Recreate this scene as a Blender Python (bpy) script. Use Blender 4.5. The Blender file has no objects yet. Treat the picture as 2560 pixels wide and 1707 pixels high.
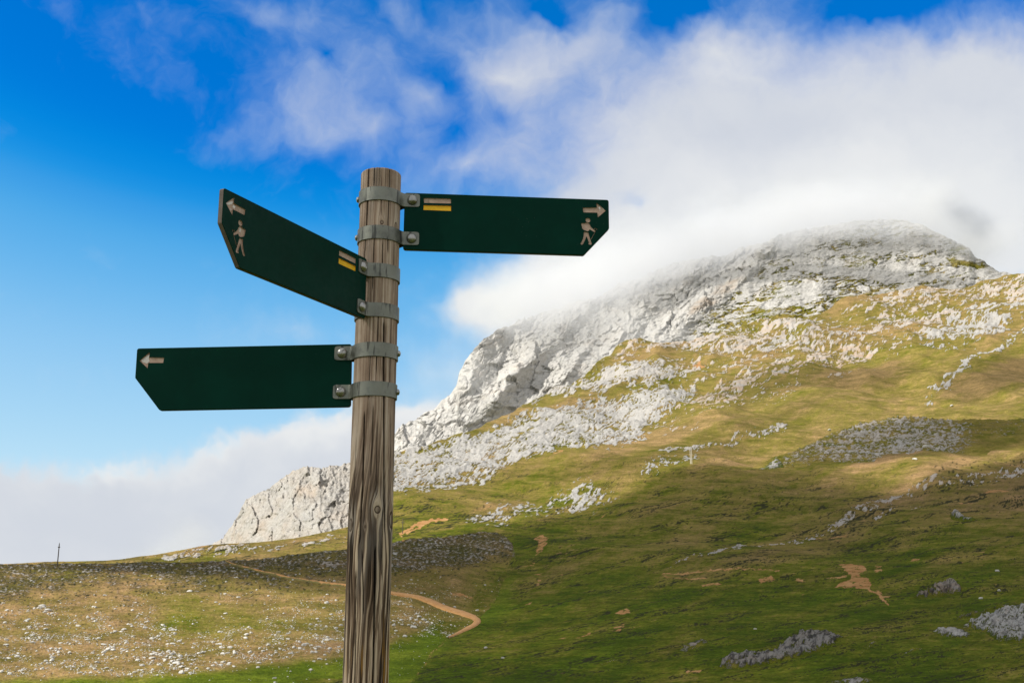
import bpy, bmesh, math, random
import numpy as np
from mathutils import Vector
from mathutils.geometry import delaunay_2d_cdt

sc = bpy.context.scene
col = sc.collection
EZ = 1.6                                    # eye height above the ground by the post
F, PITCH, CX, CY = 2723.4, 0.233913, 1280.0, 853.5

# ------------------------------------------------------------------ camera
cam = bpy.data.cameras.new('camera')
cam.sensor_width = 36.0
cam.lens = 36.0 * F / 2560.0
cam.clip_start, cam.clip_end = 0.05, 80000.0
cam_o = bpy.data.objects.new('camera', cam)
col.objects.link(cam_o)
cam_o.location = (0, 0, EZ)
cam_o.rotation_euler = (math.pi / 2 + PITCH, 0, 0)
sc.camera = cam_o

# ------------------------------------------------------------------ light
SUN_EL = math.radians(38.0)
SUN_AZ = math.radians(-112.0)               # clockwise from +Y: on the left, a little behind the camera
SD = np.array([math.sin(SUN_AZ) * math.cos(SUN_EL), math.cos(SUN_AZ) * math.cos(SUN_EL), math.sin(SUN_EL)])
sun = bpy.data.lights.new('sun', 'SUN')
sun.energy = 5.0
sun.angle = math.radians(0.53)
sun.color = (1.0, 0.95, 0.86)
sun_o = bpy.data.objects.new('sun', sun)
col.objects.link(sun_o)
sun_o.rotation_euler = Vector(SD).to_track_quat('Z', 'Y').to_euler()
sun_o.location = (-50, -30, 80)

sc.view_settings.view_transform = 'Standard'
sc.view_settings.look = 'None'
sc.view_settings.gamma = 1
sc.view_settings.use_curve_mapping = False
EXPOSURE = 0.25
sc.view_settings.exposure = EXPOSURE
sc.cycles.volume_bounces = 6
sc.cycles.max_bounces = 10
sc.cycles.volume_step_rate = 0.6
sc.cycles.volume_max_steps = 256
sc.cycles.use_denoising = True
sc.cycles.use_fast_gi = False

# ------------------------------------------------------------------ node helpers
class NT:
    def __init__(s, tree):
        s.t = tree
        tree.nodes.clear()
    def n(s, kind, **kw):
        nd = s.t.nodes.new(kind)
        for k, v in kw.items():
            setattr(nd, k, v)
        return nd
    def l(s, a, b):
        s.t.links.new(a, b)
    def put(s, sock, v):
        if isinstance(v, (int, float)):
            sock.default_value = v
        elif isinstance(v, (tuple, list)):
            sock.default_value = tuple(v) + ((1.0,) if len(v) == 3 and len(sock.default_value) == 4 else ())
        else:
            s.l(v, sock)
    def math(s, op, a, b=0.0, c=0.0, clamp=False):
        nd = s.n('ShaderNodeMath', operation=op, use_clamp=clamp)
        for i, v in enumerate((a, b, c)):
            s.put(nd.inputs[i], v)
        return nd.outputs[0]
    def vmath(s, op, a, b=(0, 0, 0)):
        nd = s.n('ShaderNodeVectorMath', operation=op)
        s.put(nd.inputs[0], a)
        if op == 'SCALE':
            s.put(nd.inputs['Scale'], b)
        else:
            s.put(nd.inputs[1], b)
        return nd.outputs[1 if op in ('DOT_PRODUCT', 'LENGTH') else 0]
    def noise(s, vec, scale, detail=6, rough=0.55, dist=0.0, lac=2.0):
        nd = s.n('ShaderNodeTexNoise')
        s.l(vec, nd.inputs['Vector'])
        for k, v in (('Scale', scale), ('Detail', detail), ('Roughness', rough), ('Distortion', dist), ('Lacunarity', lac)):
            s.put(nd.inputs[k], v)
        return nd.outputs[0]
    def mapr(s, v, a, b, c=0.0, d=1.0, smooth=True):
        nd = s.n('ShaderNodeMapRange', interpolation_type='SMOOTHSTEP' if smooth else 'LINEAR', clamp=True)
        s.put(nd.inputs[0], v)
        for i, q in enumerate((a, b, c, d)):
            s.put(nd.inputs[i + 1], q)
        return nd.outputs[0]
    def mix(s, f, a, b):
        nd = s.n('ShaderNodeMix', data_type='RGBA')
        s.put(nd.inputs[0], f)
        s.put(nd.inputs[6], a)
        s.put(nd.inputs[7], b)
        return nd.outputs[2]
    def ramp(s, f, stops):
        nd = s.n('ShaderNodeValToRGB')
        el = nd.color_ramp.elements
        while len(el) < len(stops):
            el.new(0.5)
        for e, (p, c) in zip(el, stops):
            e.position = p
            e.color = tuple(c) + (1.0,)
        s.put(nd.inputs[0], f)
        return nd.outputs[0]
    def xyz(s, x, y, z):
        nd = s.n('ShaderNodeCombineXYZ')
        for i, v in enumerate((x, y, z)):
            s.put(nd.inputs[i], v)
        return nd.outputs[0]
    def attr(s, name):
        return s.n('ShaderNodeAttribute', attribute_name=name)

# ------------------------------------------------------------------ sky: Nishita sky with fair-weather cloud laid over it
SKY_GAIN = 0.1
def build_world():
    w = bpy.data.worlds.new("World")
    sc.world = w
    w.use_nodes = True
    N = NT(w.node_tree)
    sky = N.n('ShaderNodeTexSky', sky_type='NISHITA', sun_disc=False)
    sky.sun_elevation = SUN_EL
    sky.sun_rotation = SUN_AZ % (2 * math.pi)
    sky.altitude, sky.air_density, sky.dust_density, sky.ozone_density = 1500, 1.0, 0.3, 2.0
    scaled = N.vmath('SCALE', sky.outputs[0], SKY_GAIN)
    cv = N.n('ShaderNodeRGBCurve')                    # deep polarised mountain blue
    pts = {0: [(0, 0), (.10, .0), (.115, .002), (.125, .042), (.139, .108), (.225, .37), (.5, .72), (1, 1)],
           1: [(0, 0), (.10, .14), (.14, .165), (.17, .178), (.195, .25), (.213, .345), (.233, .43), (.359, .66), (.6, .85), (1, 1)],
           2: [(0, 0), (.27, .60), (.317, .672), (.403, .83), (.537, .91), (1, 1)]}
    for ch, pp in pts.items():
        c = cv.mapping.curves[ch]
        while len(c.points) < len(pp):
            c.points.new(0.5, 0.5)
        for q, p in zip(c.points, pp):
            q.location = p
            q.handle_type = 'AUTO_CLAMPED'
    cv.mapping.update()
    N.l(scaled, cv.inputs['Color'])
    blue = cv.outputs[0]
    # directions of the part of the sky beyond the mountain, as tangents about one fixed bearing
    tc = N.n('ShaderNodeTexCoord').outputs['Generated']
    cp, sp = math.cos(PITCH), math.sin(PITCH)
    fw = N.math('MAXIMUM', N.vmath('DOT_PRODUCT', tc, (0, cp, sp)), 0.12)
    u = N.math('DIVIDE', N.vmath('DOT_PRODUCT', tc, (1, 0, 0)), fw)
    v = N.math('DIVIDE', N.vmath('DOT_PRODUCT', tc, (0, -sp, cp)), fw)
    p0 = N.xyz(u, v, 0.0)
    # domain warp
    def col_noise(scale, det, off):
        nd = N.n('ShaderNodeTexNoise')
        N.l(N.vmath('ADD', p0, off), nd.inputs['Vector'])
        nd.inputs['Scale'].default_value, nd.inputs['Detail'].default_value = scale, det
        nd.inputs['Roughness'].default_value = 0.6
        return nd.outputs['Color']
    wa = N.vmath('SCALE', N.vmath('SUBTRACT', col_noise(9.0, 4, (3.1, 7.7, 0.4)), (.5, .5, .5)), 0.085)
    p = N.vmath('ADD', p0, wa)
    def blob(px, py, rx, ry, rot, vec):
        m = N.n('ShaderNodeMapping', vector_type='TEXTURE')
        m.inputs['Location'].default_value = ((px - CX) / F, (CY - py) / F, 0)
        m.inputs['Rotation'].default_value = (0, 0, math.radians(rot))
        m.inputs['Scale'].default_value = (rx / F, ry / F, 1)
        N.l(vec, m.inputs['Vector'])
        g = N.n('ShaderNodeTexGradient', gradient_type='QUADRATIC_SPHERE')
        N.l(m.outputs[0], g.inputs[0])
        return g.outputs[1]
    def field(bl, base, vec):
        acc = base
        for px, py, rx, ry, rot, a in bl:
            acc = N.math('MULTIPLY_ADD', blob(px, py, rx, ry, rot, vec), a, acc)
        return acc
    cover = [  # px, py, rx, ry, rot (ccw), amount
        (900, 170, 820, 440, 8, .30), (680, 45, 380, 120, -8, .52), (170, 60, 120, 190, 60, .12),
        (740, 260, 330, 240, 20, .58), (790, 340, 230, 130, 10, .45), (930, 330, 230, 160, -10, .45), (560, 330, 160, 120, 0, .30), (700, 170, 160, 110, 0, .2),
        (1050, 230, 260, 190, 40, .60), (1010, 20, 160, 120, 0, .40), (1180, 420, 460, 220, 15, 1.05),
        (1280, 170, 460, 300, 10, 1.15), (1480, 80, 300, 160, 30, .65), (1560, 300, 420, 300, 0, .9), (1800, 130, 520, 300, 0, 1.35), (2420, 190, 620, 330, 0, 1.45),
        (2130, 420, 1150, 470, 6, 2.6), (1850, 330, 600, 260, 0, .8), (2500, 520, 900, 620, 0, 2.2), (1680, 560, 560, 300, 25, 1.9),
        (1420, 740, 400, 300, 20, 2.3), (1200, 770, 210, 170, 0, 1.5), (1300, 940, 300, 220, 0, 1.5),
        (1500, 470, 360, 220, 20, .75), (2438, 575, 90, 80, 0, .2), (1900, 800, 900, 420, 0, 2.0),
        (1060, 890, 130, 120, 0, .45), (730, 830, 150, 90, 0, .55),
        # bank of cloud lying low on the left
        (150, 1360, 760, 330, 2, 2.6), (560, 1310, 620, 320, 14, 2.4), (820, 1200, 460, 300, 24, 2.4), (1060, 1130, 380, 300, 10, 2.2), (-350, 1300, 700, 360, 0, 2.4),
    ]
    blue_holes = [(1600, 520, 150, 90, 0, -1.0), (1095, 190, 190, 110, -35, -.85), (800, 150, 90, 60, 0, -.5), (1400, 30, 210, 70, -20, -.8),
                  (1650, 60, 150, 110, 30, -.7), (2150, 30, 260, 90, 10, -.9), (1130, 330, 130, 80, 20, -.4), (1290, 290, 130, 90, 0, -.45), (1700, 10, 300, 60, 0, -.5)]
    cov = field(cover + blue_holes, -0.42, p)
    big = N.noise(N.vmath('ADD', p, (1.7, 2.3, 0)), 7.5, 9, 0.56, 0.3)
    fine = N.noise(N.vmath('ADD', p, (5.2, 0.3, 0)), 26.0, 8, 0.58, 0.4)
    nz = N.math('ADD', N.math('MULTIPLY_ADD', big, 1.45, -0.725), N.math('MULTIPLY_ADD', fine, 0.75, -0.37))
    dens = N.math('ADD', cov, nz)
    crisp = N.math('MAXIMUM', N.mapr(v, -0.02, -0.075), blob(1150, 760, 330, 260, 0, p0))
    a_in = N.math('POWER', N.mapr(dens, N.math('MULTIPLY_ADD', crisp, .30, -.35), N.math('MULTIPLY_ADD', crisp, -.85, 1.55)), 0.85)
    # near-full cloud added over the unseen sky, for a more neutral fill
    gen = N.noise(tc, 2.2, 8, 0.58, 0.3)
    a_out = N.mapr(gen, 0.27, 0.46)
    sel = N.mapr(N.vmath('LENGTH', p0), 0.62, 0.95)
    alpha = N.math('ADD', N.math('MULTIPLY', a_in, N.math('SUBTRACT', 1.0, sel)), N.math('MULTIPLY', a_out, sel))
    # thick cloud is whiter, thin and low parts lavender grey
    lit = [(280, 1170, 210, 70, 4, 1.3), (545, 1120, 210, 75, 18, 1.2), (800, 1050, 280, 110, 30, 1.25), (1010, 1010, 220, 130, 0, 1.2), (1180, 700, 190, 110, 30, .8), (1350, 690, 360, 190, 20, .7),
           (2300, 470, 1000, 280, 0, .75), (2480, 700, 420, 330, 0, .5), (1850, 570, 620, 260, 12, .65), (1500, 680, 400, 220, 20, .4),
           (100, 1300, 600, 170, 0, -.35), (500, 1290, 420, 140, 10, -.25), (1900, 300, 600, 160, 5, -.20), (2450, 250, 300, 120, 0, -.15), (1560, 400, 300, 160, 0, -.1)]
    lf = field(lit, 0.25, p)
    ln = N.noise(N.vmath('ADD', p, (9.1, 4.4, 0)), 11.0, 7, 0.55, 0.5)
    lf = N.math('ADD', lf, N.math('MULTIPLY_ADD', ln, 0.9, -0.45))
    ccol = N.mix(N.mapr(lf, -0.1, 1.0), (.645, .68, .745), (.83, .84, .845))
    ccol = N.mix(sel, ccol, (.74, .73, .71))
    smoke = N.math('ADD', field([(2400, 540, 150, 95, -25, 1.0), (2450, 580, 90, 85, 0, 1.0)], -.10, p0), N.math('MULTIPLY_ADD', fine, .9, -.45))
    ccol = N.mix(N.mapr(smoke, 0.0, 1.0, 0, .85), ccol, (.36, .38, .42))
    ccol = N.mix(N.mapr(alpha, .75, .15, 0, .7), ccol, (.62, .74, .84))
    res = N.mix(N.math('MULTIPLY', alpha, 0.97), blue, ccol)
    out = N.vmath('SCALE', res, 2.0 ** -EXPOSURE / SKY_GAIN)
    bg = N.n('ShaderNodeBackground')
    N.l(out, bg.inputs[0])
    bg.inputs[1].default_value = SKY_GAIN
    o = N.n('ShaderNodeOutputWorld')
    N.l(bg.outputs[0], o.inputs[0])
    w.cycles.sampling_method = 'MANUAL'
    w.cycles.sample_map_resolution = 1024
build_world()

# ------------------------------------------------------------------ numpy noise and drawing helpers
def _h(ix, iy, seed):
    h = (ix.astype(np.uint32) * np.uint32(374761393) + iy.astype(np.uint32) * np.uint32(668265263) + np.uint32((seed * 2246822519) & 0xffffffff))
    h = (h ^ (h >> np.uint32(13))) * np.uint32(1274126177)
    h ^= h >> np.uint32(16)
    return h
_GA = np.linspace(0, 2 * np.pi, 64, endpoint=False)
_GX, _GY = np.cos(_GA).astype(np.float32), np.sin(_GA).astype(np.float32)
def perlin(x, y, seed=0):
    fx, fy = np.floor(x), np.floor(y)
    ix, iy = fx.astype(np.int64), fy.astype(np.int64)
    dx, dy = (x - fx).astype(np.float32), (y - fy).astype(np.float32)
    def g(i, j):
        k = _h(ix + i, iy + j, seed) & np.uint32(63)
        return _GX[k] * (dx - i) + _GY[k] * (dy - j)
    sx = dx * dx * dx * (dx * (dx * 6 - 15) + 10)
    sy = dy * dy * dy * (dy * (dy * 6 - 15) + 10)
    a = g(0, 0); b = g(1, 0); c = g(0, 1); d = g(1, 1)
    return (a + sx * (b - a)) * (1 - sy) + (c + sx * (d - c)) * sy
def fbm(x, y, octs=5, gain=0.5, lac=2.03, seed=0):
    v = np.zeros(np.shape(x), np.float32); a = 1.0; t = 0.0
    for o in range(octs):
        v += a * perlin(x, y, seed + o * 17); t += a
        x = x * lac + 13.7; y = y * lac + 7.1; a *= gain
    return v / t * 1.6
def ridged(x, y, octs=5, gain=0.55, lac=2.1, seed=0):
    v = np.zeros(np.shape(x), np.float32); a = 1.0; t = 0.0
    for o in range(octs):
        v += a * (1 - 2 * np.abs(perlin(x, y, seed + o * 29)) * 1.4); t += a
        x = x * lac + 3.3; y = y * lac + 11.9; a *= gain
    return v / t
def sstep(v, a, b):
    t = np.clip((v - a) / (b - a), 0, 1)
    return t * t * (3 - 2 * t)
def segdist(px, py, pts, closed=False):
    d = np.full(px.shape, 1e9, np.float32)
    P = list(pts) + ([pts[0]] if closed else [])
    for (x0, y0), (x1, y1) in zip(P[:-1], P[1:]):
        ex, ey = x1 - x0, y1 - y0
        t = np.clip(((px - x0) * ex + (py - y0) * ey) / (ex * ex + ey * ey + 1e-9), 0, 1)
        d = np.minimum(d, np.hypot(px - x0 - t * ex, py - y0 - t * ey))
    return d
def inside(px, py, pts):
    r = np.zeros(px.shape, bool)
    n = len(pts)
    for i in range(n):
        x0, y0 = pts[i]; x1, y1 = pts[(i + 1) % n]
        if y0 == y1:
            continue
        r ^= ((y0 > py) != (y1 > py)) & (px < (x1 - x0) * (py - y0) / (y1 - y0) + x0)
    return r
def signed(px, py, pts):
    """positive inside"""
    xs = [p[0] for p in pts]; ys = [p[1] for p in pts]
    out = np.full(px.shape, -1e3, np.float32)
    m = (px > min(xs) - 90) & (px < max(xs) + 90) & (py > min(ys) - 90) & (py < max(ys) + 90)
    if m.any():
        qx, qy = px[m], py[m]
        d = segdist(qx, qy, pts, True)
        out[m] = np.where(inside(qx, qy, pts), d, -d)
    return out

CP, SP = math.cos(PITCH), math.sin(PITCH)
def bearing(x, y):
    """direction (per metre of horizontal distance) of a line of sight given by the survey sheet coordinates"""
    x = np.asarray(x, float); y = np.asarray(y, float)
    a = (x - CX) / F; b = (CY - y) / F
    dx, dy, dz = a, CP - b * SP, SP + b * CP
    h = np.hypot(dx, dy)
    return dx / h, dy / h, dz / h
def at(x, y, r):
    dx, dy, dz = bearing(x, y)
    return np.stack([dx * r, dy * r, dz * r + EZ], -1)
RT = [(500, 4600), (680, 3600), (720, 3400), (800, 2900), (900, 2250), (1000, 1700), (1100, 1240), (1200, 900), (1300, 620), (1400, 425), (1500, 295), (1600, 212), (1707, 156), (1800, 118), (1900, 92), (2100, 60)]
_RY = np.array([a for a, b in RT], float); _RL = np.log([b for a, b in RT])
def rbase(x, y):
    # smooth (cubic) interpolation of the log distance
    y = np.clip(y, _RY[0], _RY[-1])
    return np.exp(_spl(y))
def _mkspl(X, Y):
    n = len(X); h = np.diff(X); dl = np.diff(Y) / h
    m = np.zeros(n)
    m[1:-1] = 2 * dl[:-1] * dl[1:] / (dl[:-1] + dl[1:])
    m[0], m[-1] = dl[0], dl[-1]
    def f(q):
        i = np.clip(np.searchsorted(X, q) - 1, 0, n - 2)
        t = (q - X[i]) / h[i]
        return ((2 * t**3 - 3 * t**2 + 1) * Y[i] + (t**3 - 2 * t**2 + t) * h[i] * m[i] + (-2 * t**3 + 3 * t**2) * Y[i + 1] + (t**3 - t**2) * h[i] * m[i + 1])
    return f
_spl = _mkspl(_RY, _RL)
def line(pts):
    X = np.array([p[0] for p in pts], float); Y = np.array([p[1] for p in pts], float)
    return lambda x: np.interp(x, X, Y)

# ------------------------------------------------------------------ object helpers
def tag(o, label, cat, group=None, kind=None):
    o['label'] = label
    o['category'] = cat
    if group:
        o['group'] = group
    if kind:
        o['kind'] = kind
    return o
def obj(name, mesh, mats=(), parent=None):
    o = bpy.data.objects.new(name, mesh)
    col.objects.link(o)
    for m in mats:
        mesh.materials.append(m)
    if parent is not None:
        o.parent = parent
    return o
def empty(name, loc=(0, 0, 0)):
    o = bpy.data.objects.new(name, None)
    o.empty_display_size = 0.2
    o.location = loc
    col.objects.link(o)
    return o
def grid_mesh(name, P, smooth=True, attrs=None, mask=None):
    """P: rows x cols x 3"""
    R, C = P.shape[:2]
    me = bpy.data.meshes.new(name)
    idx = np.arange(R * C).reshape(R, C)
    q = np.stack([idx[:-1, :-1], idx[:-1, 1:], idx[1:, 1:], idx[1:, :-1]], -1).reshape(-1, 4)
    if mask is not None:
        q = q[mask.reshape(-1)]
    nf = len(q)
    me.vertices.add(R * C)
    me.vertices.foreach_set('co', P.reshape(-1).astype(np.float32))
    me.loops.add(nf * 4)
    me.loops.foreach_set('vertex_index', q.reshape(-1).astype(np.int32))
    me.polygons.add(nf)
    me.polygons.foreach_set('loop_start', np.arange(0, nf * 4, 4, dtype=np.int32))
    me.polygons.foreach_set('use_smooth', np.full(nf, smooth, bool))
    me.update(calc_edges=True)
    for k, v in (attrs or {}).items():
        v = np.asarray(v, np.float32)
        if v.ndim == 3:
            a = me.attributes.new(k, 'FLOAT_COLOR', 'POINT')
            a.data.foreach_set('color', v.reshape(-1))
        else:
            a = me.attributes.new(k, 'FLOAT', 'POINT')
            a.data.foreach_set('value', v.reshape(-1))
    return me
def raw_mesh(name, V, Fc, smooth=False):
    me = bpy.data.meshes.new(name)
    me.from_pydata([tuple(map(float, v)) for v in V], [], Fc)
    me.update()
    if smooth:
        me.polygons.foreach_set('use_smooth', np.full(len(me.polygons), True))
    return me
def fix_normals(me):
    b = bmesh.new(); b.from_mesh(me)
    bmesh.ops.remove_doubles(b, verts=b.verts, dist=1e-6)
    bmesh.ops.recalc_face_normals(b, faces=b.faces)
    b.to_mesh(me); b.free()

def new_mat(name):
    m = bpy.data.materials.new(name)
    m.use_nodes = True
    N = NT(m.node_tree)
    out = N.n('ShaderNodeOutputMaterial')
    bs = N.n('ShaderNodeBsdfPrincipled')
    N.l(bs.outputs[0], out.inputs[0])
    return m, N, bs

# ------------------------------------------------------------------ terrain material
def terrain_material(name, scale, rock_bump=0.6, gain=1.0, grey_gain=0.55):
    m, N, bs = new_mat(name)
    geo = N.n('ShaderNodeNewGeometry')
    pos = geo.outputs['Position']
    A = N.attr('cover'); B = N.attr('tone')
    sa = N.n('ShaderNodeSeparateColor'); N.l(A.outputs['Color'], sa.inputs[0])
    sb = N.n('ShaderNodeSeparateColor'); N.l(B.outputs['Color'], sb.inputs[0])
    rock, soil, dry = sa.outputs[0], sa.outputs[1], sa.outputs[2]
    dark = A.outputs['Alpha']
    tint, grey, green = sb.outputs[0], sb.outputs[1], sb.outputs[2]
    flat = N.vmath('MULTIPLY', pos, (1, 1, 1.6))
    n_f = N.noise(flat, scale * 1.0, 10, 0.68)
    n_m = N.noise(flat, scale * 0.16, 8, 0.6)
    n_s = N.noise(flat, scale * 3.1, 6, 0.7)
    # grass
    d2 = N.math('ADD', dry, N.math('MULTIPLY_ADD', n_m, 0.8, -0.40))
    d2 = N.math('ADD', d2, N.math('MULTIPLY_ADD', n_f, 0.7, -0.35), clamp=True)
    g = N.ramp(d2, [(0.0, (.064, .096, .004)), (0.26, (.112, .120, .010)), (0.48, (.172, .143, .030)), (0.72, (.205, .150, .048)), (1.0, (.27, .175, .080))])
    g = N.mix(N.math('MULTIPLY', green, 0.8), g, (.135, .190, .012))
    pv = N.math('MULTIPLY', N.mapr(n_m, .30, .70, .72, 1.22, False), N.mapr(N.noise(flat, scale * .45, 6, .7), .32, .68, .76, 1.22, False))
    g = N.vmath('MULTIPLY', g, N.xyz(pv, N.math('MULTIPLY_ADD', pv, .94, .06), pv))
    n_x = N.noise(flat, scale * 7.5, 4, 0.75)
    tex = N.math('MULTIPLY', N.math('MULTIPLY', N.mapr(n_s, 0.28, 0.72, 0.55, 1.45, False), N.mapr(n_f, 0.3, 0.7, 0.78, 1.22, False)), N.mapr(n_x, 0.25, 0.75, 0.50, 1.50, False))
    g = N.vmath('MULTIPLY', g, N.xyz(tex, tex, tex))
    dk = N.mapr(N.math('ADD', n_f, N.math('MULTIPLY_ADD', dark, 0.5, -0.25)), 0.46, 0.60)
    g = N.mix(N.math('MULTIPLY', dk, N.math('MULTIPLY', dark, 1.0, clamp=True)), g, (.030, .030, .012))
    # bare soil
    so = N.ramp(n_f, [(0.3, (.26, .120, .040)), (0.5, (.40, .215, .085)), (0.75, (.52, .33, .16))])
    s_m = N.mapr(N.math('ADD', soil, N.math('ADD', N.math('MULTIPLY_ADD', n_f, 1.0, -0.5), N.math('MULTIPLY_ADD', n_s, .9, -.45))), 0.36, 0.66)
    c = N.mix(s_m, g, so)
    # limestone
    rk = N.ramp(N.math('ADD', N.math('MULTIPLY', n_s, .5), N.math('MULTIPLY', n_f, .5)), [(0.28, (.20, .19, .175)), (0.42, (.37, .36, .34)), (0.55, (.48, .47, .45)), (0.75, (.58, .57, .545))])
    rk = N.mix(N.math('MULTIPLY', tint, N.mapr(n_m, 0.25, 0.7)), rk, (.50, .36, .24))
    gm = N.math('MULTIPLY', N.math('SUBTRACT', 1.0, N.math('MULTIPLY', grey, grey_gain)), gain)
    rk = N.vmath('MULTIPLY', rk, N.xyz(gm, gm, gm))
    r_m = N.mapr(N.math('ADD', rock, N.math('ADD', N.math('MULTIPLY_ADD', n_f, 1.0, -0.50), N.math('MULTIPLY_ADD', n_s, 1.1, -0.55))), 0.38, 0.60)
    c = N.mix(r_m, c, rk)
    N.l(c, bs.inputs['Base Color'])
    bs.inputs['Roughness'].default_value = 0.95
    bs.inputs['Specular IOR Level'].default_value = 0.04
    bp = N.n('ShaderNodeBump')
    bp.inputs['Strength'].default_value = rock_bump
    N.l(N.math('MULTIPLY', n_f, N.math('MULTIPLY_ADD', r_m, 1.6, 0.6)), bp.inputs['Height'])
    bp.inputs['Distance'].default_value = 0.45 / scale
    N.l(bp.outputs[0], bs.inputs['Normal'])
    return m

# ------------------------------------------------------------------ surveyed lines of the landscape
T_H = line([(-700, 1420), (-300, 1412), (0, 1412), (294, 1407), (387, 1397), (503, 1381), (679, 1363), (869, 1330), (905, 1310), (940, 1255), (985, 1150),
            (1080, 1134), (1180, 1101), (1275, 1055), (1409, 967), (1478, 929), (1539, 884), (1570, 868), (1608, 869), (1660, 872), (1718, 862), (1823, 840), (1892, 822), (2008, 811), (2086, 775), (2221, 742), (2396, 722), (2512, 694), (2560, 704), (2700, 735), (3300, 860)])
M_S = line([(600, 1500), (700, 1330), (850, 1200), (960, 1110), (990, 1086), (1007, 1067), (1080, 1025), (1122, 990), (1141, 967), (1147, 937), (1164, 902), (1180, 879), (1206, 853), (1240, 832), (1300, 806), (1380, 775), (1500, 735), (1600, 690), (1700, 655), (1800, 640), (1870, 618), (1926, 604), (1959, 586), (2060, 566), (2150, 552), (2231, 549), (2300, 560), (2345, 585),
            (2422, 620), (2438, 643), (2470, 660), (2503, 682), (2530, 684), (2560, 701), (2700, 770), (3300, 960)])
K_S = line([(-700, 1425), (-300, 1414), (0, 1409), (182, 1410), (348, 1405), (557, 1404), (700, 1391), (867, 1373), (983, 1355), (1028, 1348), (1132, 1338), (1200, 1333), (1240, 1335), (1262, 1343), (1281, 1360), (1290, 1384)])
K_V = line([(-700, 1830), (990, 1830), (1055, 1692), (1132, 1597), (1202, 1545), (1250, 1495), (1275, 1440), (1290, 1392)])
C_S = line([(470, 1400), (515, 1371), (557, 1348), (581, 1317), (598, 1285), (612, 1255), (627, 1243), (674, 1224), (693, 1208), (716, 1191), (732, 1178), (770, 1170), (817, 1170), (871, 1163), (930, 1155), (1030, 1138)])
H_S = line([(1780, 1206), (1865, 1174), (1939, 1142), (1981, 1131), (2032, 1106), (2086, 1081), (2163, 1055), (2221, 1044), (2299, 1040), (2326, 1046), (2396, 1050), (2560, 1046), (2700, 1042), (3300, 1040)])
H_B = line([(1780, 1207), (1900, 1206), (2100, 1204), (2300, 1196), (2560, 1185), (3300, 1175)])

def xcols(x0, x1, step, far=None):
    a = np.arange(x0, x1 + .1, step)
    return a

LIT_ROCK = [  # polygon, density, tan tint, feather px
    ([(987, 1150), (1076, 1136), (1134, 1120), (1183, 1108), (1256, 1086), (1352, 1055), (1447, 1032), (1524, 1013), (1639, 986), (1738, 971), (1727, 1013), (1660, 1050), (1592, 1117), (1519, 1135), (1403, 1142), (1287, 1173), (1210, 1208), (1117, 1233), (1016, 1249), (960, 1262), (950, 1160)], .74, .05, 16),
    ([(1294, 1032), (1371, 979), (1485, 933), (1581, 921), (1658, 925), (1717, 944), (1711, 960), (1600, 983), (1466, 1005), (1371, 1002), (1313, 1032)], .66, .15, 16),
    ([(1171, 1307), (1248, 1274), (1345, 1251), (1461, 1224), (1550, 1243), (1519, 1266), (1395, 1280), (1326, 1292), (1248, 1311), (1190, 1313)], .44, .05, 14),
    ([(1590, 1222), (1616, 1193), (1700, 1172), (1750, 1160), (1700, 1187), (1640, 1208)], .48, .0, 10),
    ([(2349, 833), (2396, 798), (2457, 794), (2515, 810), (2535, 829), (2473, 856), (2415, 866), (2357, 856), (2314, 854)], .70, .08, 14),
    ([(2407, 786), (2512, 771), (2620, 775), (2640, 794), (2473, 800), (2401, 798)], .66, .1, 10),
    ([(2279, 860), (2396, 872), (2438, 883), (2376, 912), (2337, 906), (2299, 885)], .46, .1, 16),
    ([(1989, 874), (2125, 848), (2233, 810), (2337, 794), (2388, 777), (2403, 794), (2349, 812), (2241, 823), (2156, 854), (2047, 877), (1931, 893), (1905, 899)], .70, .55, 8),
    ([(1650, 880), (1718, 858), (1823, 833), (1892, 817), (2008, 806), (2066, 815), (1931, 887), (1815, 908), (1737, 893), (1660, 889)], .52, .55, 18),
    ([(1890, 880), (1960, 858), (2010, 815), (2060, 812), (1990, 868), (1915, 893)], .60, .2, 8),
    ([(2047, 883), (2117, 864), (2202, 864), (2194, 887), (2144, 922), (2078, 937), (2008, 957), (1892, 984), (1823, 1015), (1737, 1042), (1699, 1069), (1737, 1023), (1722, 1015), (1776, 953), (1892, 918), (1989, 899)], .46, .85, 18),
    ([(2221, 736), (2396, 717), (2512, 686), (2640, 717), (2640, 752), (2434, 765), (2318, 785), (2233, 796), (2163, 831), (2120, 825), (2180, 760)], .48, .60, 20),
    ([(1540, 890), (1570, 868), (1610, 868), (1690, 872), (1640, 895), (1560, 905), (1520, 912)], .50, .6, 10),
]
LIT_ROCK += [([(300, 1408), (400, 1398), (500, 1386), (680, 1374), (860, 1346), (862, 1360), (700, 1384), (560, 1400), (420, 1408)], .46, .35, 8),
             ([(1640, 880), (1900, 850), (2100, 770), (2240, 735), (2560, 700), (2700, 720), (2700, 800), (2440, 830), (2300, 870), (2120, 935), (1930, 985), (1760, 1010), (1640, 960), (1560, 920)], .33, .55, 40),
             ([(1690, 1020), (1830, 990), (2010, 960), (2110, 945), (2050, 985), (1900, 1025), (1760, 1085), (1660, 1110), (1640, 1080)], .28, .85, 24)]
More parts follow.
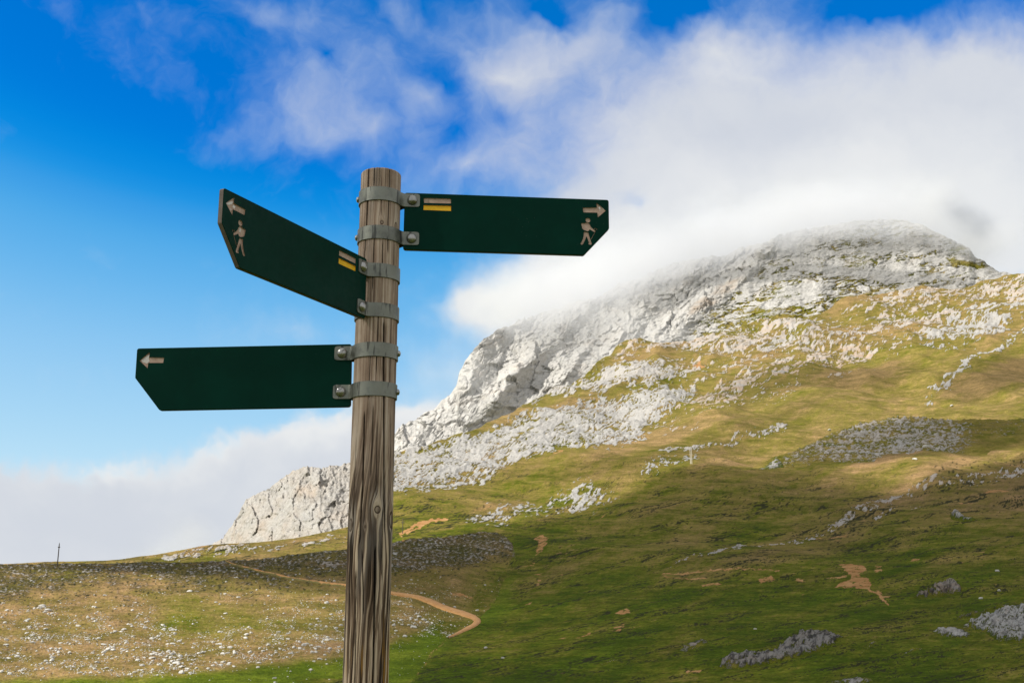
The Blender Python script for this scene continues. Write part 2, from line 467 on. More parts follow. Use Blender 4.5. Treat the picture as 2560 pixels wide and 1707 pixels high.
BAND_ROCK = [  # line, half width px, density, tint
    ([(2318, 1001), (2396, 965), (2454, 918), (2504, 887), (2560, 848), (2640, 810)], 11, .46, .05),
    ([(1660, 1431), (1776, 1396), (1931, 1353), (2028, 1337), (2086, 1310)], 5, .42, .35),
    ([(2086, 1312), (2163, 1276), (2252, 1244)], 12, .46, .45),
    ([(2252, 1244), (2341, 1222), (2434, 1226), (2550, 1195)], 8, .38, .4),
    ([(2180, 1300), (2270, 1275), (2300, 1270)], 5, .38, .3),
    ([(1660, 1154), (1807, 1125), (1908, 1103), (1960, 1085)], 10, .42, .25),
    ([(2400, 1215), (2470, 1205), (2560, 1180)], 12, .36, .5),
]
SOIL = [([(1333, 1348), (1353, 1336), (1372, 1344), (1368, 1362), (1357, 1379), (1341, 1388), (1345, 1365)], .75),
        ([(2097, 1425), (2159, 1429), (2167, 1445), (2148, 1452), (2183, 1472), (2175, 1485), (2117, 1484), (2080, 1478), (2125, 1464), (2117, 1445)], .85),
        ([(2186, 1424), (2206, 1430), (2211, 1447), (2190, 1450)], .6), ([(2275, 1408), (2298, 1400), (2304, 1410), (2280, 1414)], .7),
        ([(1895, 1461), (1934, 1454), (1942, 1461), (1900, 1472)], .85), ([(1986, 1462), (2000, 1459), (2018, 1468), (2006, 1470)], .8),
        ([(2066, 1460), (2115, 1456), (2115, 1462), (2070, 1463)], .7), ([(1965, 1444), (1996, 1448), (1990, 1452)], .6),
        ([(1752, 1472), (1790, 1467), (1815, 1470), (1790, 1476), (1756, 1480)], .7), ([(1662, 1452), (1770, 1452), (1772, 1458), (1700, 1456)], .55),
        ([(1690, 1440), (1795, 1437), (1795, 1442), (1700, 1443)], .45), ([(2455, 1241), (2500, 1233), (2528, 1236), (2510, 1244), (2470, 1247)], .8),
        ([(2390, 1258), (2430, 1262), (2436, 1266), (2400, 1266)], .6), ([(2196, 1488), (2208, 1489), (2206, 1500), (2192, 1497)], .75), ([(2206, 1503), (2226, 1501), (2226, 1510), (2210, 1509)], .75),
        ([(2460, 1474), (2498, 1471), (2494, 1476)], .7), ([(2440, 1392), (2466, 1388), (2460, 1396)], .5), ([(2400, 1414), (2425, 1414), (2410, 1420)], .5),
        ([(1535, 1540), (1560, 1530), (1580, 1529), (1575, 1540), (1550, 1545)], .75), ([(1525, 1555), (1560, 1549), (1600, 1552), (1545, 1561)], .35),
        ([(1531, 1576), (1560, 1570), (1556, 1576), (1528, 1582)], .75), ([(1440, 1602), (1470, 1588), (1474, 1592), (1445, 1606)], .75), ([(1520, 1588), (1556, 1580), (1550, 1588)], .7),
        ([(1476, 1602), (1490, 1597), (1488, 1603)], .7), ([(1380, 1602), (1412, 1596), (1412, 1604)], .5), ([(1312, 1507), (1328, 1498), (1328, 1504), (1314, 1509)], .8),
        ([(1305, 1411), (1340, 1404), (1340, 1410), (1308, 1413)], .75), ([(1333, 1432), (1366, 1427), (1352, 1438)], .65), ([(1330, 1462), (1350, 1442), (1352, 1448), (1340, 1464)], .65),
        ([(1385, 1380), (1440, 1365), (1462, 1385), (1430, 1402), (1390, 1398)], .34), ([(1390, 1434), (1412, 1428), (1412, 1436)], .6),
        ([(1104, 1472), (1140, 1477), (1186, 1485), (1186, 1489), (1140, 1483)], .85), ([(1140, 1428), (1178, 1432), (1178, 1438), (1150, 1436)], .45),
        ([(1320, 1308), (1338, 1308), (1330, 1312)], .8), ([(1460, 1290), (1500, 1283), (1518, 1277), (1500, 1288)], .7), ([(1500, 1214), (1545, 1208), (1580, 1206), (1540, 1212)], .5),
        ([(1385, 1155), (1412, 1150), (1410, 1165), (1380, 1168)], .62), ([(1732, 922), (1746, 914), (1752, 922), (1768, 930), (1740, 932)], .95),
        ([(1150, 1296), (1190, 1286), (1240, 1268), (1240, 1273), (1190, 1292)], .5), ([(1380, 1684), (1420, 1685), (1410, 1690)], .5),
        ([(2000, 1497), (2016, 1494), (2012, 1500)], .6), ([(1850, 1542), (1866, 1539), (1862, 1545)], .6), ([(2050, 1225), (2066, 1224), (2060, 1229)], .5), ([(1720, 1686), (1755, 1680), (1752, 1687), (1720, 1690)], .9)]
SOIL_LINES = [([(2175, 1484), (2200, 1503), (2222, 1523)], 2.5, .8), ([(1660, 1441), (1850, 1440), (1950, 1444)], 1.6, .6), ([(1660, 1446), (1700, 1452), (1768, 1456)], 2, .6),
              ([(2024, 1337), (2070, 1340), (2116, 1336)], 1.8, .6), ([(2086, 1344), (2110, 1350)], 1.6, .55), ([(1984, 1336), (2050, 1343)], 1.6, .4),
              ([(1004, 1350), (1032, 1328), (1074, 1316), (1112, 1311)], 3.2, .9), ([(1020, 1346), (1050, 1328), (1074, 1318)], 2.6, .8), ([(1119, 1593), (1090, 1625), (1062, 1665), (1043, 1695)], 2.0, .45),
              ([(1660, 1392), (1720, 1370)], 1.5, .35), ([(1690, 1520), (1760, 1510)], 1.3, .3), ([(1480, 1620), (1560, 1590), (1640, 1560)], 1.5, .35)]

def strata(x, y, lx, ly, seed, octs=4, rot=0.30):
    """noise stretched along the dip of the beds"""
    c, s = math.cos(rot), math.sin(rot)
    a = x * c - y * s; b = x * s + y * c
    return fbm(a / lx, b / ly, octs, seed=seed)

def rough(x, y, lx, ly, seed, octs=6, rot=0.30):
    """rougher version, with more small-scale power"""
    c, s = math.cos(rot), math.sin(rot)
    a = x * c - y * s; b = x * s + y * c
    w = fbm(a / lx / 1.3, b / ly / 1.3, 3, seed=seed + 91)
    return fbm(a / lx + .5 * w, b / ly - .4 * w, octs, .72, seed=seed)
def creases(x, y, lx, ly, seed, rot=0.30, octs=5, width=.055):
    """thin wandering lines: joints, ledges and gullies in the rock"""
    c, s = math.cos(rot), math.sin(rot)
    a = x * c - y * s; b = x * s + y * c
    w = fbm(a / lx / 1.7, b / ly / 1.7, 3, seed=seed + 191)
    n = fbm(a / lx + .6 * w, b / ly - .5 * w, octs, .62, seed=seed)
    m = fbm(a / lx / 2.3 + 5, b / ly / 2.3, 2, seed=seed + 7)
    return (1 - sstep(np.abs(n), width * .35, width * 1.5)) * sstep(m, -.30, .15)
def facets(x, y, s, seed):
    """broken blocky faces: every cell is a little tilted plane"""
    x = x / s; y = y / s
    ix = np.floor(x).astype(np.int64); iy = np.floor(y).astype(np.int64)
    best = np.full(np.shape(x), 1e9, np.float32); out = np.zeros(np.shape(x), np.float32)
    for j in (-1, 0, 1):
        for i in (-1, 0, 1):
            h = _h(ix + i, iy + j, seed)
            cx = ix + i + (h & np.uint32(255)) / 255.0; cy = iy + j + ((h >> np.uint32(8)) & np.uint32(255)) / 255.0
            gx = ((h >> np.uint32(16)) & np.uint32(127)) / 127.0 - .5; gy = ((h >> np.uint32(23)) & np.uint32(127)) / 127.0 - .5
            dx = x - cx; dy = y - cy
            d = dx * dx + dy * dy
            m = d < best
            best = np.where(m, d, best)
            out = np.where(m, (gx * dx + gy * dy) * 2.2 + gx * .9, out)
    return out
def to_attrs(rock, soil, dry, dark, tint, grey, green):
    A = np.stack([np.clip(rock, 0, 1), np.clip(soil, 0, 1), np.clip(dry, 0, 1), np.clip(dark, 0, 1)], -1)
    B = np.stack([np.clip(tint, 0, 1), np.clip(grey, 0, 1), np.clip(green, 0, 1), np.ones_like(rock)], -1)
    return {'cover': A, 'tone': B}
def add_back(P, at_dict, rows=7, rise=0.02, drop=0.010, bank=False):
    """a far side behind the crest, falling away"""
    top = P[-1]
    ex = []
    for k in range(1, rows + 1):
        s = 1 + rise * k
        q = top.copy()
        q[:, :2] *= s
        r = np.hypot(top[:, 0], top[:, 1])
        q[:, 2] = top[:, 2] - drop * r * k ** 1.4
        ex.append(q)
    lead = P[0].copy()                       # a bank running down into the ground in front
    lead[:, :2] *= .94; lead[:, 2] -= 3.0
    n = 1 if bank else 0
    P2 = np.concatenate([lead[None]] * n + [P, np.stack(ex)], 0)
    at2 = {k: np.concatenate([v[:n], v, np.repeat(v[-1:], rows, 0)], 0) for k, v in at_dict.items()}
    return P2, at2

# ------------------------------------------------------------------ hillside: valley floor and the long grass slope
M_slope = terrain_material('hillside_turf_and_limestone', 0.22, 0.6, .93)
def rock_cover(X, Y, wob):
    rock = np.zeros(X.shape, np.float32); tint = np.zeros(X.shape, np.float32)
    xx = X + wob * 24; yy = Y + np.roll(wob, 37, 1) * 12
    for poly, den, tn, fe in LIT_ROCK:
        s = sstep(signed(xx, yy, poly), -fe * 1.9, fe * 1.5)
        w = s * den
        tint = np.where(w > rock, tn, tint)
        rock = np.maximum(rock, w)
    for ln_, hw, den, tn in BAND_ROCK:
        d = segdist(xx, yy, ln_)
        w = (1 - sstep(d, hw * .4, hw * 1.5)) * den
        tint = np.where(w > rock, tn, tint)
        rock = np.maximum(rock, w)
    return rock, tint
def soil_cover(X, Y, wob):
    soil = np.zeros(X.shape, np.float32)
    xx = X + wob * 10 + 7 * rough(X, Y, 16, 9, 27, 4, 0); yy = Y + np.roll(wob, 51, 1) * 5 + 4 * rough(X, Y, 16, 9, 28, 4, 0)
    for poly, den in SOIL:
        soil = np.maximum(soil, sstep(signed(xx, yy, poly), -3.0, 3.0) * den)
    soil = soil * (.62 + 1.15 * rough(X, Y, 15, 5, 29, 5, .1) + .25)
    for ln_, hw, den in SOIL_LINES:
        soil = np.maximum(soil, (1 - sstep(segdist(xx, yy, ln_), hw * .5, hw * 1.6)) * den)
    return soil
def ground_form(P, R, Y):
    sw = fbm(P[..., 0] / 190 + P[..., 1] / 900, P[..., 1] / 420, 4, seed=71)
    z = sw * np.clip(R * .015, 0.5, 20) * sstep(Y, 1760, 1600)
    gul = ridged(P[..., 0] / 330 - P[..., 1] / 1500, P[..., 1] / 1300, 3, seed=77)
    return z + gul * np.clip((R - 300) * .017, 0, 27)
def hill_point(x, y):
    x = np.asarray(x, float); y = np.asarray(y, float)
    R = rbase(x, y); P = at(x, y, R)
    P[..., 2] += ground_form(P, R, y)
    return P
def build_hillside():
    xs = np.concatenate([np.linspace(-2800, -700, 50, endpoint=False), np.linspace(-700, -60, 60, endpoint=False), np.arange(-60, 2621, 2.5), np.linspace(2640, 3300, 60), np.linspace(3330, 5000, 40)])
    t = np.linspace(0, 1, 640)[:, None]
    top = T_H(xs) + 4 * fbm(xs / 60, xs * 0, 4, seed=5) * np.where(xs > 985, 1, .35)
    X = np.repeat(xs[None], 640, 0)
    Y = 1830 + (top[None] - 1830) * t ** 0.97
    R = rbase(X, Y)
    wob = fbm(X / 45, Y / 22, 4, seed=11)
    rock, tint = rock_cover(X, Y, wob)
    soil = soil_cover(X, Y, wob)
    # break the rock up into outcrops
    br = rough(X, Y, 46, 15, 21, 6, .34)
    br2 = strata(X, Y, 130, 34, 22, 3, .34)
    br3 = rough(X, Y, 13, 7, 26, 4, .2)
    rk = sstep(rock * 1.12 + .60 * br + .26 * br2 + .70 * br3, .32, .66) * sstep(rock, .03, .14)
    cr = creases(X, Y, 60, 20, 24, .34) * sstep(rock, .3, .6)
    cr2 = creases(X, Y, 24, 8, 25, .30, 4, .10) * sstep(rock, .2, .5)
    rk = rk * (1 - .80 * np.maximum(cr, .8 * cr2))
    # sparse stones in the turf
    sp = strata(X, Y, 7, 4, 31, 2, 0.1)
    spd = strata(X, Y, 160, 60, 33, 3)
    up = sstep(Y, 1330, 1000)
    rk = np.maximum(rk, sstep(sp + spd * .35, .78, .92) * .75 * (.45 + .55 * up))
    # turf
    d0 = 0.14 + 0.36 * sstep(Y, 1560, 1150) + 0.10 * sstep(Y, 1000, 820)
    d0 = d0 + 0.42 * strata(X, Y, 260, 55, 41, 4) + .22 * rough(X, Y, 70, 14, 42, 6, .25) + .28 * rough(X, Y, 14, 6, 43, 4, .15)
    d0 += .22 * sstep(strata(X, Y, 330, 60, 45, 3), .1, .6) * sstep(Y, 1520, 1400)
    rusty = sstep(signed(X + wob * 25, Y + wob * 12, [(2180, 1250), (2400, 1180), (2700, 1150), (2700, 1260), (2420, 1290), (2250, 1300), (2080, 1400), (1760, 1470), (1640, 1440), (1900, 1370), (2060, 1310)]), -40, 40)
    d0 += rusty * .30 + .34 * sstep(X, 985, 930) * sstep(Y, 1450, 1415)
    d0 += .34 * sstep(strata(X, Y, 420, 80, 46, 3, .25), .0, .45) * sstep(Y, 1350, 1150)
    d0 -= .12 * sstep(strata(X, Y, 300, 60, 47, 3, .25), .1, .45) * sstep(Y, 1400, 1250)
    d0 += .13 * sstep(Y, 1280, 1100)
    green = sstep(signed(X + wob * 20, Y + wob * 10, [(1000, 1830), (1000, 1640), (1120, 1590), (1010, 1720), (1200, 1830)]), -40, 50) * .9
    green = np.maximum(green, sstep(signed(X, Y, [(1100, 1500), (1230, 1490), (1280, 1440), (1290, 1520), (1180, 1580), (1120, 1610)]), -25, 30) * .4)
    green = np.maximum(green, sstep(Y, 1200, 1080) * 0.12)
    dark = np.clip(0.20 + .6 * sstep(strata(X, Y, 9, 5, 52, 2, .1), .25, .5) * sstep(spd * 0 + strata(X, Y, 220, 70, 53, 3), -.2, .35) + .25 * rusty, 0, 1) * (.25 + .75 * sstep(Y, 1020, 1180)) * (1 - green)
    lines_ = creases(X, Y, 130, 9, 56, .16, 4, .07)
    dark = np.maximum(dark, lines_ * (.75 * sstep(Y, 1120, 1260) + .25) * (1 - green))
    dash = sstep(rough(X, Y, 11, 4, 57, 3, .1) + .5 * strata(X, Y, 130, 40, 58, 3), .42, .6)
    dark = np.maximum(dark, dash * sstep(Y, 1150, 1230) * (1 - green) * .95)
    grey = .15 * sstep(strata(X, Y, 120, 40, 61, 3), 0, .5)
    P = at(X, Y, R)
    px = R / F
    # ground form: gullies and swells, then stone relief
    P[..., 2] += ground_form(P, R, Y)
    rel = ridged(X / 26, Y / 12, 5, .6, seed=81) * .65 + fbm(X / 9, Y / 5, 3, .6, seed=83) * .5
    wr = facets(X + wob * 8, Y * 1.6, 15, 87)
    P[..., 2] += (rel * 2.6 + wr * 2.0 + .8) * px * sstep(rk, .2, .7) * sstep(rock, .1, .5) + rel * 1.0 * px * sstep(rk, .2, .7)
    P[..., 2] += fbm(X / 9, Y / 4, 3, seed=85) * px * .55
    a = to_attrs(rk, soil, d0, dark, tint, grey, green)
    P, a = add_back(P, a, bank=True)
    o = obj('hillside', grid_mesh('hillside', P, True, a), [M_slope])
    return tag(o, 'long green and olive grass slope with limestone bands rising to the mountain', 'hillside', kind='structure')
hillside = build_hillside()

# ------------------------------------------------------------------ mountain
M_mtn = terrain_material('mountain_limestone', 0.075, 0.5, 1.12)
def build_mountain():
    xs = np.concatenate([np.linspace(690, 900, 50, endpoint=False), np.arange(900, 2621, 2.2), np.linspace(2640, 3300, 60)])
    n = 470
    t = np.linspace(0, 1, n)[:, None]
    bot = T_H(xs) + 45
    bot = np.where(xs < 985, np.maximum(bot, 1200), bot)
    jag = np.where(xs < 1950, 7, 3.0)
    top = M_S(xs) + jag * fbm(xs / 28, xs * 0 + 3, 5, .6, seed=105)
    bot = np.maximum(bot, top + 12)
    X = np.repeat(xs[None], n, 0)
    Y = bot[None] + (top - bot)[None] * t
    rb = np.maximum(np.interp(xs, [690, 985, 1180, 1400, 1600, 2000, 2560, 3300], [2150, 2250, 2400, 2650, 2900, 2950, 3500, 3600]), rbase(xs, T_H(xs)) * 1.012)
    rt = np.maximum(np.interp(xs, [690, 985, 1200, 1500, 1950, 2230, 2560, 3300], [2450, 2650, 3000, 3650, 3950, 4250, 3900, 3700]), rb * 1.06)
    R = rb[None] * (rt / rb)[None] ** t
    wob = fbm(X / 60, Y / 40, 4, seed=111)
    # main rib between the pale left flank and the grey face
    def rib(pts, w, amp, lean):
        d = segdist(X + wob * 9, Y + wob * 9, pts)
        xr = np.interp(Y, [p[1] for p in pts], [p[0] for p in pts])
        side = np.tanh((X - xr) / w)
        e = np.exp(-(d / w) ** 2)
        return e * amp * (1 + lean * side)
    rel = np.zeros_like(X)
    rel += rib([(1926, 606), (1900, 655), (1850, 701), (1726, 794), (1640, 868)], 34, .020, -.25)
    rel += rib([(1790, 650), (1700, 720), (1600, 800), (1500, 900)], 40, .018, -.5)
    rel += rib([(1500, 760), (1440, 800), (1394, 860), (1300, 930), (1240, 1000)], 38, .024, -.6)
    rel += rib([(1640, 720), (1560, 790), (1480, 860), (1420, 930)], 30, .016, -.6)
    rel += rib([(1206, 850), (1190, 900), (1170, 960), (1110, 1040), (1030, 1110)], 42, .022, -.4)
    rel += rib([(1330, 920), (1290, 945), (1260, 1000), (1180, 1060), (1100, 1120)], 30, .016, -.5)
    rel -= rib([(1275, 830), (1262, 900), (1245, 950), (1200, 990)], 22, .008, 0)
    R = R * (1 - rel)
    P = at(X, Y, R)
    face = sstep(X + (Y - 700) * 1.15 + wob * 20, 1830, 1900)                    # right of the main rib
    band = strata(X, Y, 210, 13, 121, 5, .10) * .6 + strata(X, Y, 60, 7, 122, 4, .16) * .4
    # left flank: slabs and gullies running down to the left; face: flat lying beds
    rot = np.where(face > .5, .12, .85)
    c_, s_ = np.cos(.80), np.sin(.80)
    al = X * c_ - Y * s_; ac = X * s_ + Y * c_
    flankn = ridged(al / 120 + wob * .5, ac / 34 + wob * .6, 5, .58, seed=124)
    facen = ridged(X / 75 + wob * .7, Y / 26 + wob * .5, 5, .58, seed=126)
    crag = flankn * (1 - face) + facen * face
    cre_f = creases(X, Y, 70, 18, 151, .10, 5, .085)
    cre_l = creases(X, Y, 80, 30, 153, .80, 5, .045)
    cre = cre_f * face + cre_l * (1 - face)
    px = R / F
    fa = facets(X + wob * 14 + Y * .5, Y + wob * 10, 46, 171) * 6.5 + facets(X + wob * 8 + Y * .4, Y * 1.3, 17, 173) * 3.0
    dr = crag * (3.6 - 1.2 * face) + fa * (1 - .72 * face) + band * 3.4 * face + rough(X, Y, 24, 16, 127, 4, .3) * 2.6 - cre * 2.2
    k = dr * px * 1.15
    dx, dy, dz = bearing(X, Y)
    edge = sstep(t, 0, .08)
    P[..., 0] -= dx * k * 1.5 * edge
    P[..., 1] -= dy * k * 1.5 * edge
    P[..., 2] += k * .55 * edge
    # turf on ledges of the face and apron, thickest low down
    low = sstep(Y, 640, 830) * sstep(X, 1640, 1850)
    rk = 0.98 - .40 * low * sstep(strata(X, Y, 85, 22, 131, 4, .15) + .45 * band, -.15, .45)
    led = sstep(band, .20, .40) * face * .38
    rk -= led * sstep(strata(X, Y, 160, 60, 133, 3), -.1, .4)
    cre2 = creases(X, Y, 34, 9, 157, .10, 5, .13)
    rk -= np.maximum(cre, .8 * cre2 * sstep(strata(X, Y, 200, 70, 158, 3), -.35, .2)) * (.74 * face + .12 * (1 - face))
    rk -= .12 * (1 - face) * cre
    gb = sstep(signed(X + wob * 22, Y + wob * 9, [(1870, 790), (1960, 760), (2080, 755), (2230, 735), (2260, 770), (2110, 815), (1990, 825), (1880, 830)]), -40, 30)
    rk -= gb * (.30 + .5 * rough(X, Y, 30, 12, 137, 5, .12))
    gs = sstep(signed(X + wob * 8, Y + wob * 5, [(2365, 646), (2410, 652), (2470, 668), (2440, 672), (2380, 662)]), -6, 6)
    rk -= gs * .7
    rk = np.clip(rk, 0, 1)
    rib_shade = sstep(signed(X + wob * 8, Y + wob * 6, [(1722, 794), (1735, 765), (1790, 720), (1850, 700), (1835, 725), (1770, 765)]), -8, 8)  # shaded right side of the main rib, painted in as a tan-grey strip
    tint = .18 * sstep(strata(X, Y, 60, 40, 141, 4), .1, .6) + rib_shade * .6
    stk = rough(X, Y, 190, 7, 165, 4, .44)
    grey = .02 + .20 * (1 - face) * sstep(stk, .05, .5) + .16 * face + .40 * face * sstep(rough(X, Y, 60, 18, 161, 5, .12), -.2, .5) + .22 * (1 - face) * sstep(rough(X, Y, 60, 24, 163, 5, .8), .0, .6) + rib_shade * .4 + .4 * cre  # face greyed in the colour too, deepening its cloud shade
    dry = .45 + .3 * strata(X, Y, 90, 40, 143, 3)
    a = to_attrs(rk, np.zeros_like(X), dry, .35 * gb + np.zeros_like(X), tint, grey, np.zeros_like(X))
    P, a = add_back(P, a, 7, .03, .014)
    o = obj('mountain', grid_mesh('mountain', P, True, a), [M_mtn])
    return tag(o, 'pale grey limestone mountain with its top in cloud', 'mountain', kind='structure')
mountain = build_mountain()

# ------------------------------------------------------------------ white cliff on the left
M_cliff = terrain_material('cliff_limestone', 0.16, 0.7)
def build_cliff():
    xs = np.arange(468, 1031, 1.9)
    n = 190
    t = np.linspace(0, 1, n)[:, None]
    top = C_S(xs) + 4 * fbm(xs / 16, xs * 0, 4, .6, seed=205)
    bot = np.maximum(T_H(xs) + 30, top + 10)
    bot = np.where(xs > 940, 1290, bot)
    X = np.repeat(xs[None], len(t), 0)
    Y = bot[None] + (top - bot)[None] * t
    rb = np.interp(xs, [468, 600, 700, 800, 1030], [1260, 1100, 1010, 950, 960])
    rt = rb + np.interp(xs, [468, 600, 720, 1030], [60, 110, 150, 150])
    R = rb[None] + (rt - rb)[None] * t ** 1.3
    P = at(X, Y, R)
    wob = fbm(X / 40, Y / 60, 4, seed=211)
    rib_ = ridged(X / 26 + wob * .8 + (Y - 1200) / 160, Y / 120, 5, .6, seed=213)
    crag = ridged(X / 15, Y / 20, 4, .6, seed=215)
    up = sstep(t, .45, .9)
    px = R / F
    k = (rib_ * (3.5 + 5.5 * up) + crag * 2.6 + rough(X, Y, 24, 30, 217, 5, 0) * 3 + facets(X + wob * 12, Y * .7 + wob * 10, 26, 219) * 6 + facets(X, Y * .8, 10, 220) * 2.4) * px
    dx, dy, dz = bearing(X, Y)
    P[..., 0] -= dx * k * 1.6; P[..., 1] -= dy * k * 1.6; P[..., 2] += k * .4
    crack = sstep(rib_, .15, -.35) * up
    crc = creases(X, Y, 26, 40, 225, -.2, 5, .05)
    rk = .98 - .35 * sstep(strata(X, Y, 22, 14, 221, 4), .15, .5) * sstep(t, .5, .1) - .3 * crack - .3 * crc
    tint = .18 + .25 * sstep(wob, 0, .5)
    grey = .12 + .45 * crack + .35 * crc + .3 * sstep(rough(X, Y, 30, 40, 227, 5, -.2), .0, .6)
    a = to_attrs(rk, np.zeros_like(X), .6 + 0 * X, .3 + 0 * X, tint + 0 * X, grey, 0 * X)
    P, a = add_back(P, a, 6, .05, .02)
    o = obj('cliff', grid_mesh('cliff', P, True, a), [M_cliff])
    return tag(o, 'white limestone cliff at the end of the spur behind the signpost', 'cliff', kind='structure')
build_cliff()

# ------------------------------------------------------------------ stony knoll on the left
M_knoll = terrain_material('knoll_dry_turf', 0.55)
def knoll_r(x, y):
    ks = K_S(x)
    t = np.clip((1720 - y) / np.maximum(1720 - ks, 1), 0, 1)
    dv = segdist(np.asarray(x, float), np.asarray(y, float), [(900, 2000), (990, 1830), (1055, 1692), (1132, 1597), (1202, 1545), (1250, 1495), (1275, 1440), (1290, 1380), (1290, 1300)])
    return rbase(x, y) * (1.003 - .24 * t ** 1.3 * sstep(dv, 0, 260) - .006 * sstep(dv, 0, 30))
K_EDGE = [(900, 2000), (990, 1830), (1055, 1692), (1132, 1597), (1202, 1545), (1250, 1495), (1275, 1440), (1290, 1380), (1290, 1300)]
def knoll_form(P, x, y, R):
    dv = segdist(x, y, K_EDGE)
    k = sstep(dv, 0, 150)
    P[..., 2] += ground_form(P, rbase(x, y), y) * (1 - k) + fbm(x / 120, y / 40, 4, seed=341) * R / F * 5 * k
def knoll_point(x, y):
    x = np.asarray(x, float); y = np.asarray(y, float)
    R = knoll_r(x, y); P = at(x, y, R)
    knoll_form(P, x, y, R)
    return P
def build_knoll():
    xs = np.concatenate([np.linspace(-2800, -700, 50, endpoint=False), np.linspace(-700, -60, 60, endpoint=False), np.arange(-60, 1291, 2.2)])
    n = 420
    t = np.linspace(0, 1, n)[:, None]
    top = K_S(xs) + 2.0 * fbm(xs / 25, xs * 0, 4, .6, seed=305)
    bot = K_V(xs)
    X = np.repeat(xs[None], len(t), 0)
    Y = bot[None] + (top - bot)[None] * t
    R = knoll_r(X, Y)
    wob = fbm(X / 60, Y / 28, 4, seed=311)
    # a stony band along the top, dry tan turf below it, fresh grass in the hollow and along the foot
    hgt = (Y - K_S(X)) / 300.0
    stony = sstep(hgt + .22 * wob + .16 * rough(X, Y, 60, 16, 313, 5, .05), .46, .02)
    stony = np.maximum(stony, sstep(signed(X + wob * 20, Y + wob * 10, [(960, 1345), (1230, 1328), (1290, 1350), (1270, 1380), (1190, 1415), (960, 1440)]), -20, 20))
    stony = np.maximum(stony, sstep(signed(X + wob * 30, Y + wob * 15, [(-60, 1400), (140, 1405), (150, 1450), (60, 1500), (-60, 1520)]), -20, 20) * .9)
    pat = strata(X, Y, 8, 4.5, 315, 3, .05)
    pat2 = strata(X, Y, 70, 24, 317, 4, .05)
    pat3 = rough(X, Y, 9, 5, 318, 3, .05)
    rk = stony * (.36 + .40 * pat + .16 * pat2 + .3 * pat3)
    flank = sstep(signed(X + wob * 20, Y + wob * 10, [(-80, 1500), (200, 1450), (420, 1440), (560, 1480), (880, 1560), (880, 1660), (500, 1690), (200, 1680), (-80, 1690)]), -40, 40)
    rk = np.maximum(rk, flank * (.17 + .40 * pat + .22 * pat2 + .34 * pat3))
    rk = np.maximum(rk, sstep(pat + .3 * pat2, .5, .72) * .6 * sstep(hgt, 1.35, .9))
    hollow = sstep(signed(X + wob * 30, Y + wob * 14, [(400, 1530), (470, 1490), (540, 1505), (700, 1545), (900, 1560), (900, 1590), (640, 1580), (520, 1600), (400, 1580)]), -30, 30)
    rk *= 1 - hollow * .5
    foot = sstep(signed(X + wob * 20, Y + wob * 8, [(-80, 1720), (0, 1702), (400, 1690), (640, 1664), (860, 1640), (980, 1610), (1080, 1560), (1130, 1600), (1050, 1700), (900, 1840), (-80, 1840)]), -16, 24)
    rk *= 1 - foot * .85
    valley = sstep(signed(X + wob * 20, Y + wob * 12, [(1180, 1440), (1260, 1400), (1290, 1400), (1260, 1500), (1200, 1545), (1120, 1600), (1060, 1640), (1080, 1560), (1180, 1530)]), -25, 30)
    rk *= 1 - valley * .7
    soil = np.zeros_like(X)
    soil = np.maximum(soil, soil_cover(X, Y, wob))
    soil = np.maximum(soil, .38 * sstep(strata(X, Y, 40, 9, 321, 4, .04), .25, .6) * flank)
    soil = np.maximum(soil, .32 * sstep(strata(X, Y, 30, 9, 325, 4, .04), .2, .5) * sstep(signed(X, Y, [(1060, 1420), (1200, 1415), (1200, 1500), (1060, 1480)]), -15, 25))
    dry = .70 + .26 * pat2 + .2 * strata(X, Y, 140, 40, 327, 3, .05) - .34 * hollow - .62 * foot - .36 * valley + .10 * flank
    dark = np.clip(.25 + .45 * stony + .5 * sstep(strata(X, Y, 10, 5, 331, 3, .05), .2, .5), 0, 1) * (1 - foot) * (1 - hollow * .5)
    green = np.maximum(foot * (.65 + .3 * pat2), .1 * hollow)
    P = at(X, Y, R)
    px = R / F
    knoll_form(P, X, Y, R)
    P[..., 2] += (fbm(X / 8, Y / 4, 3, .6, seed=343) * 1.1 + ridged(X / 14, Y / 7, 3, seed=345) * stony * 1.4) * px * sstep(t, 0, .1)
    a = to_attrs(rk, soil, dry + .3 * pat3 * (1 - foot), dark, .30 + .6 * flank, .34 * stony + .04, green)
    lx_ = (sstep(xs, 1060, 960) * 1.0)[:, None]
    P, a = add_back(P, a, 7, .02, .010, True)
    P[0] = P[1] + (P[0] - P[1]) * lx_
    o = obj('hill', grid_mesh('hill', P, True, a), [M_knoll])
    return tag(o, 'low stony hill of dry turf on the left', 'hill', kind='structure')
build_knoll()

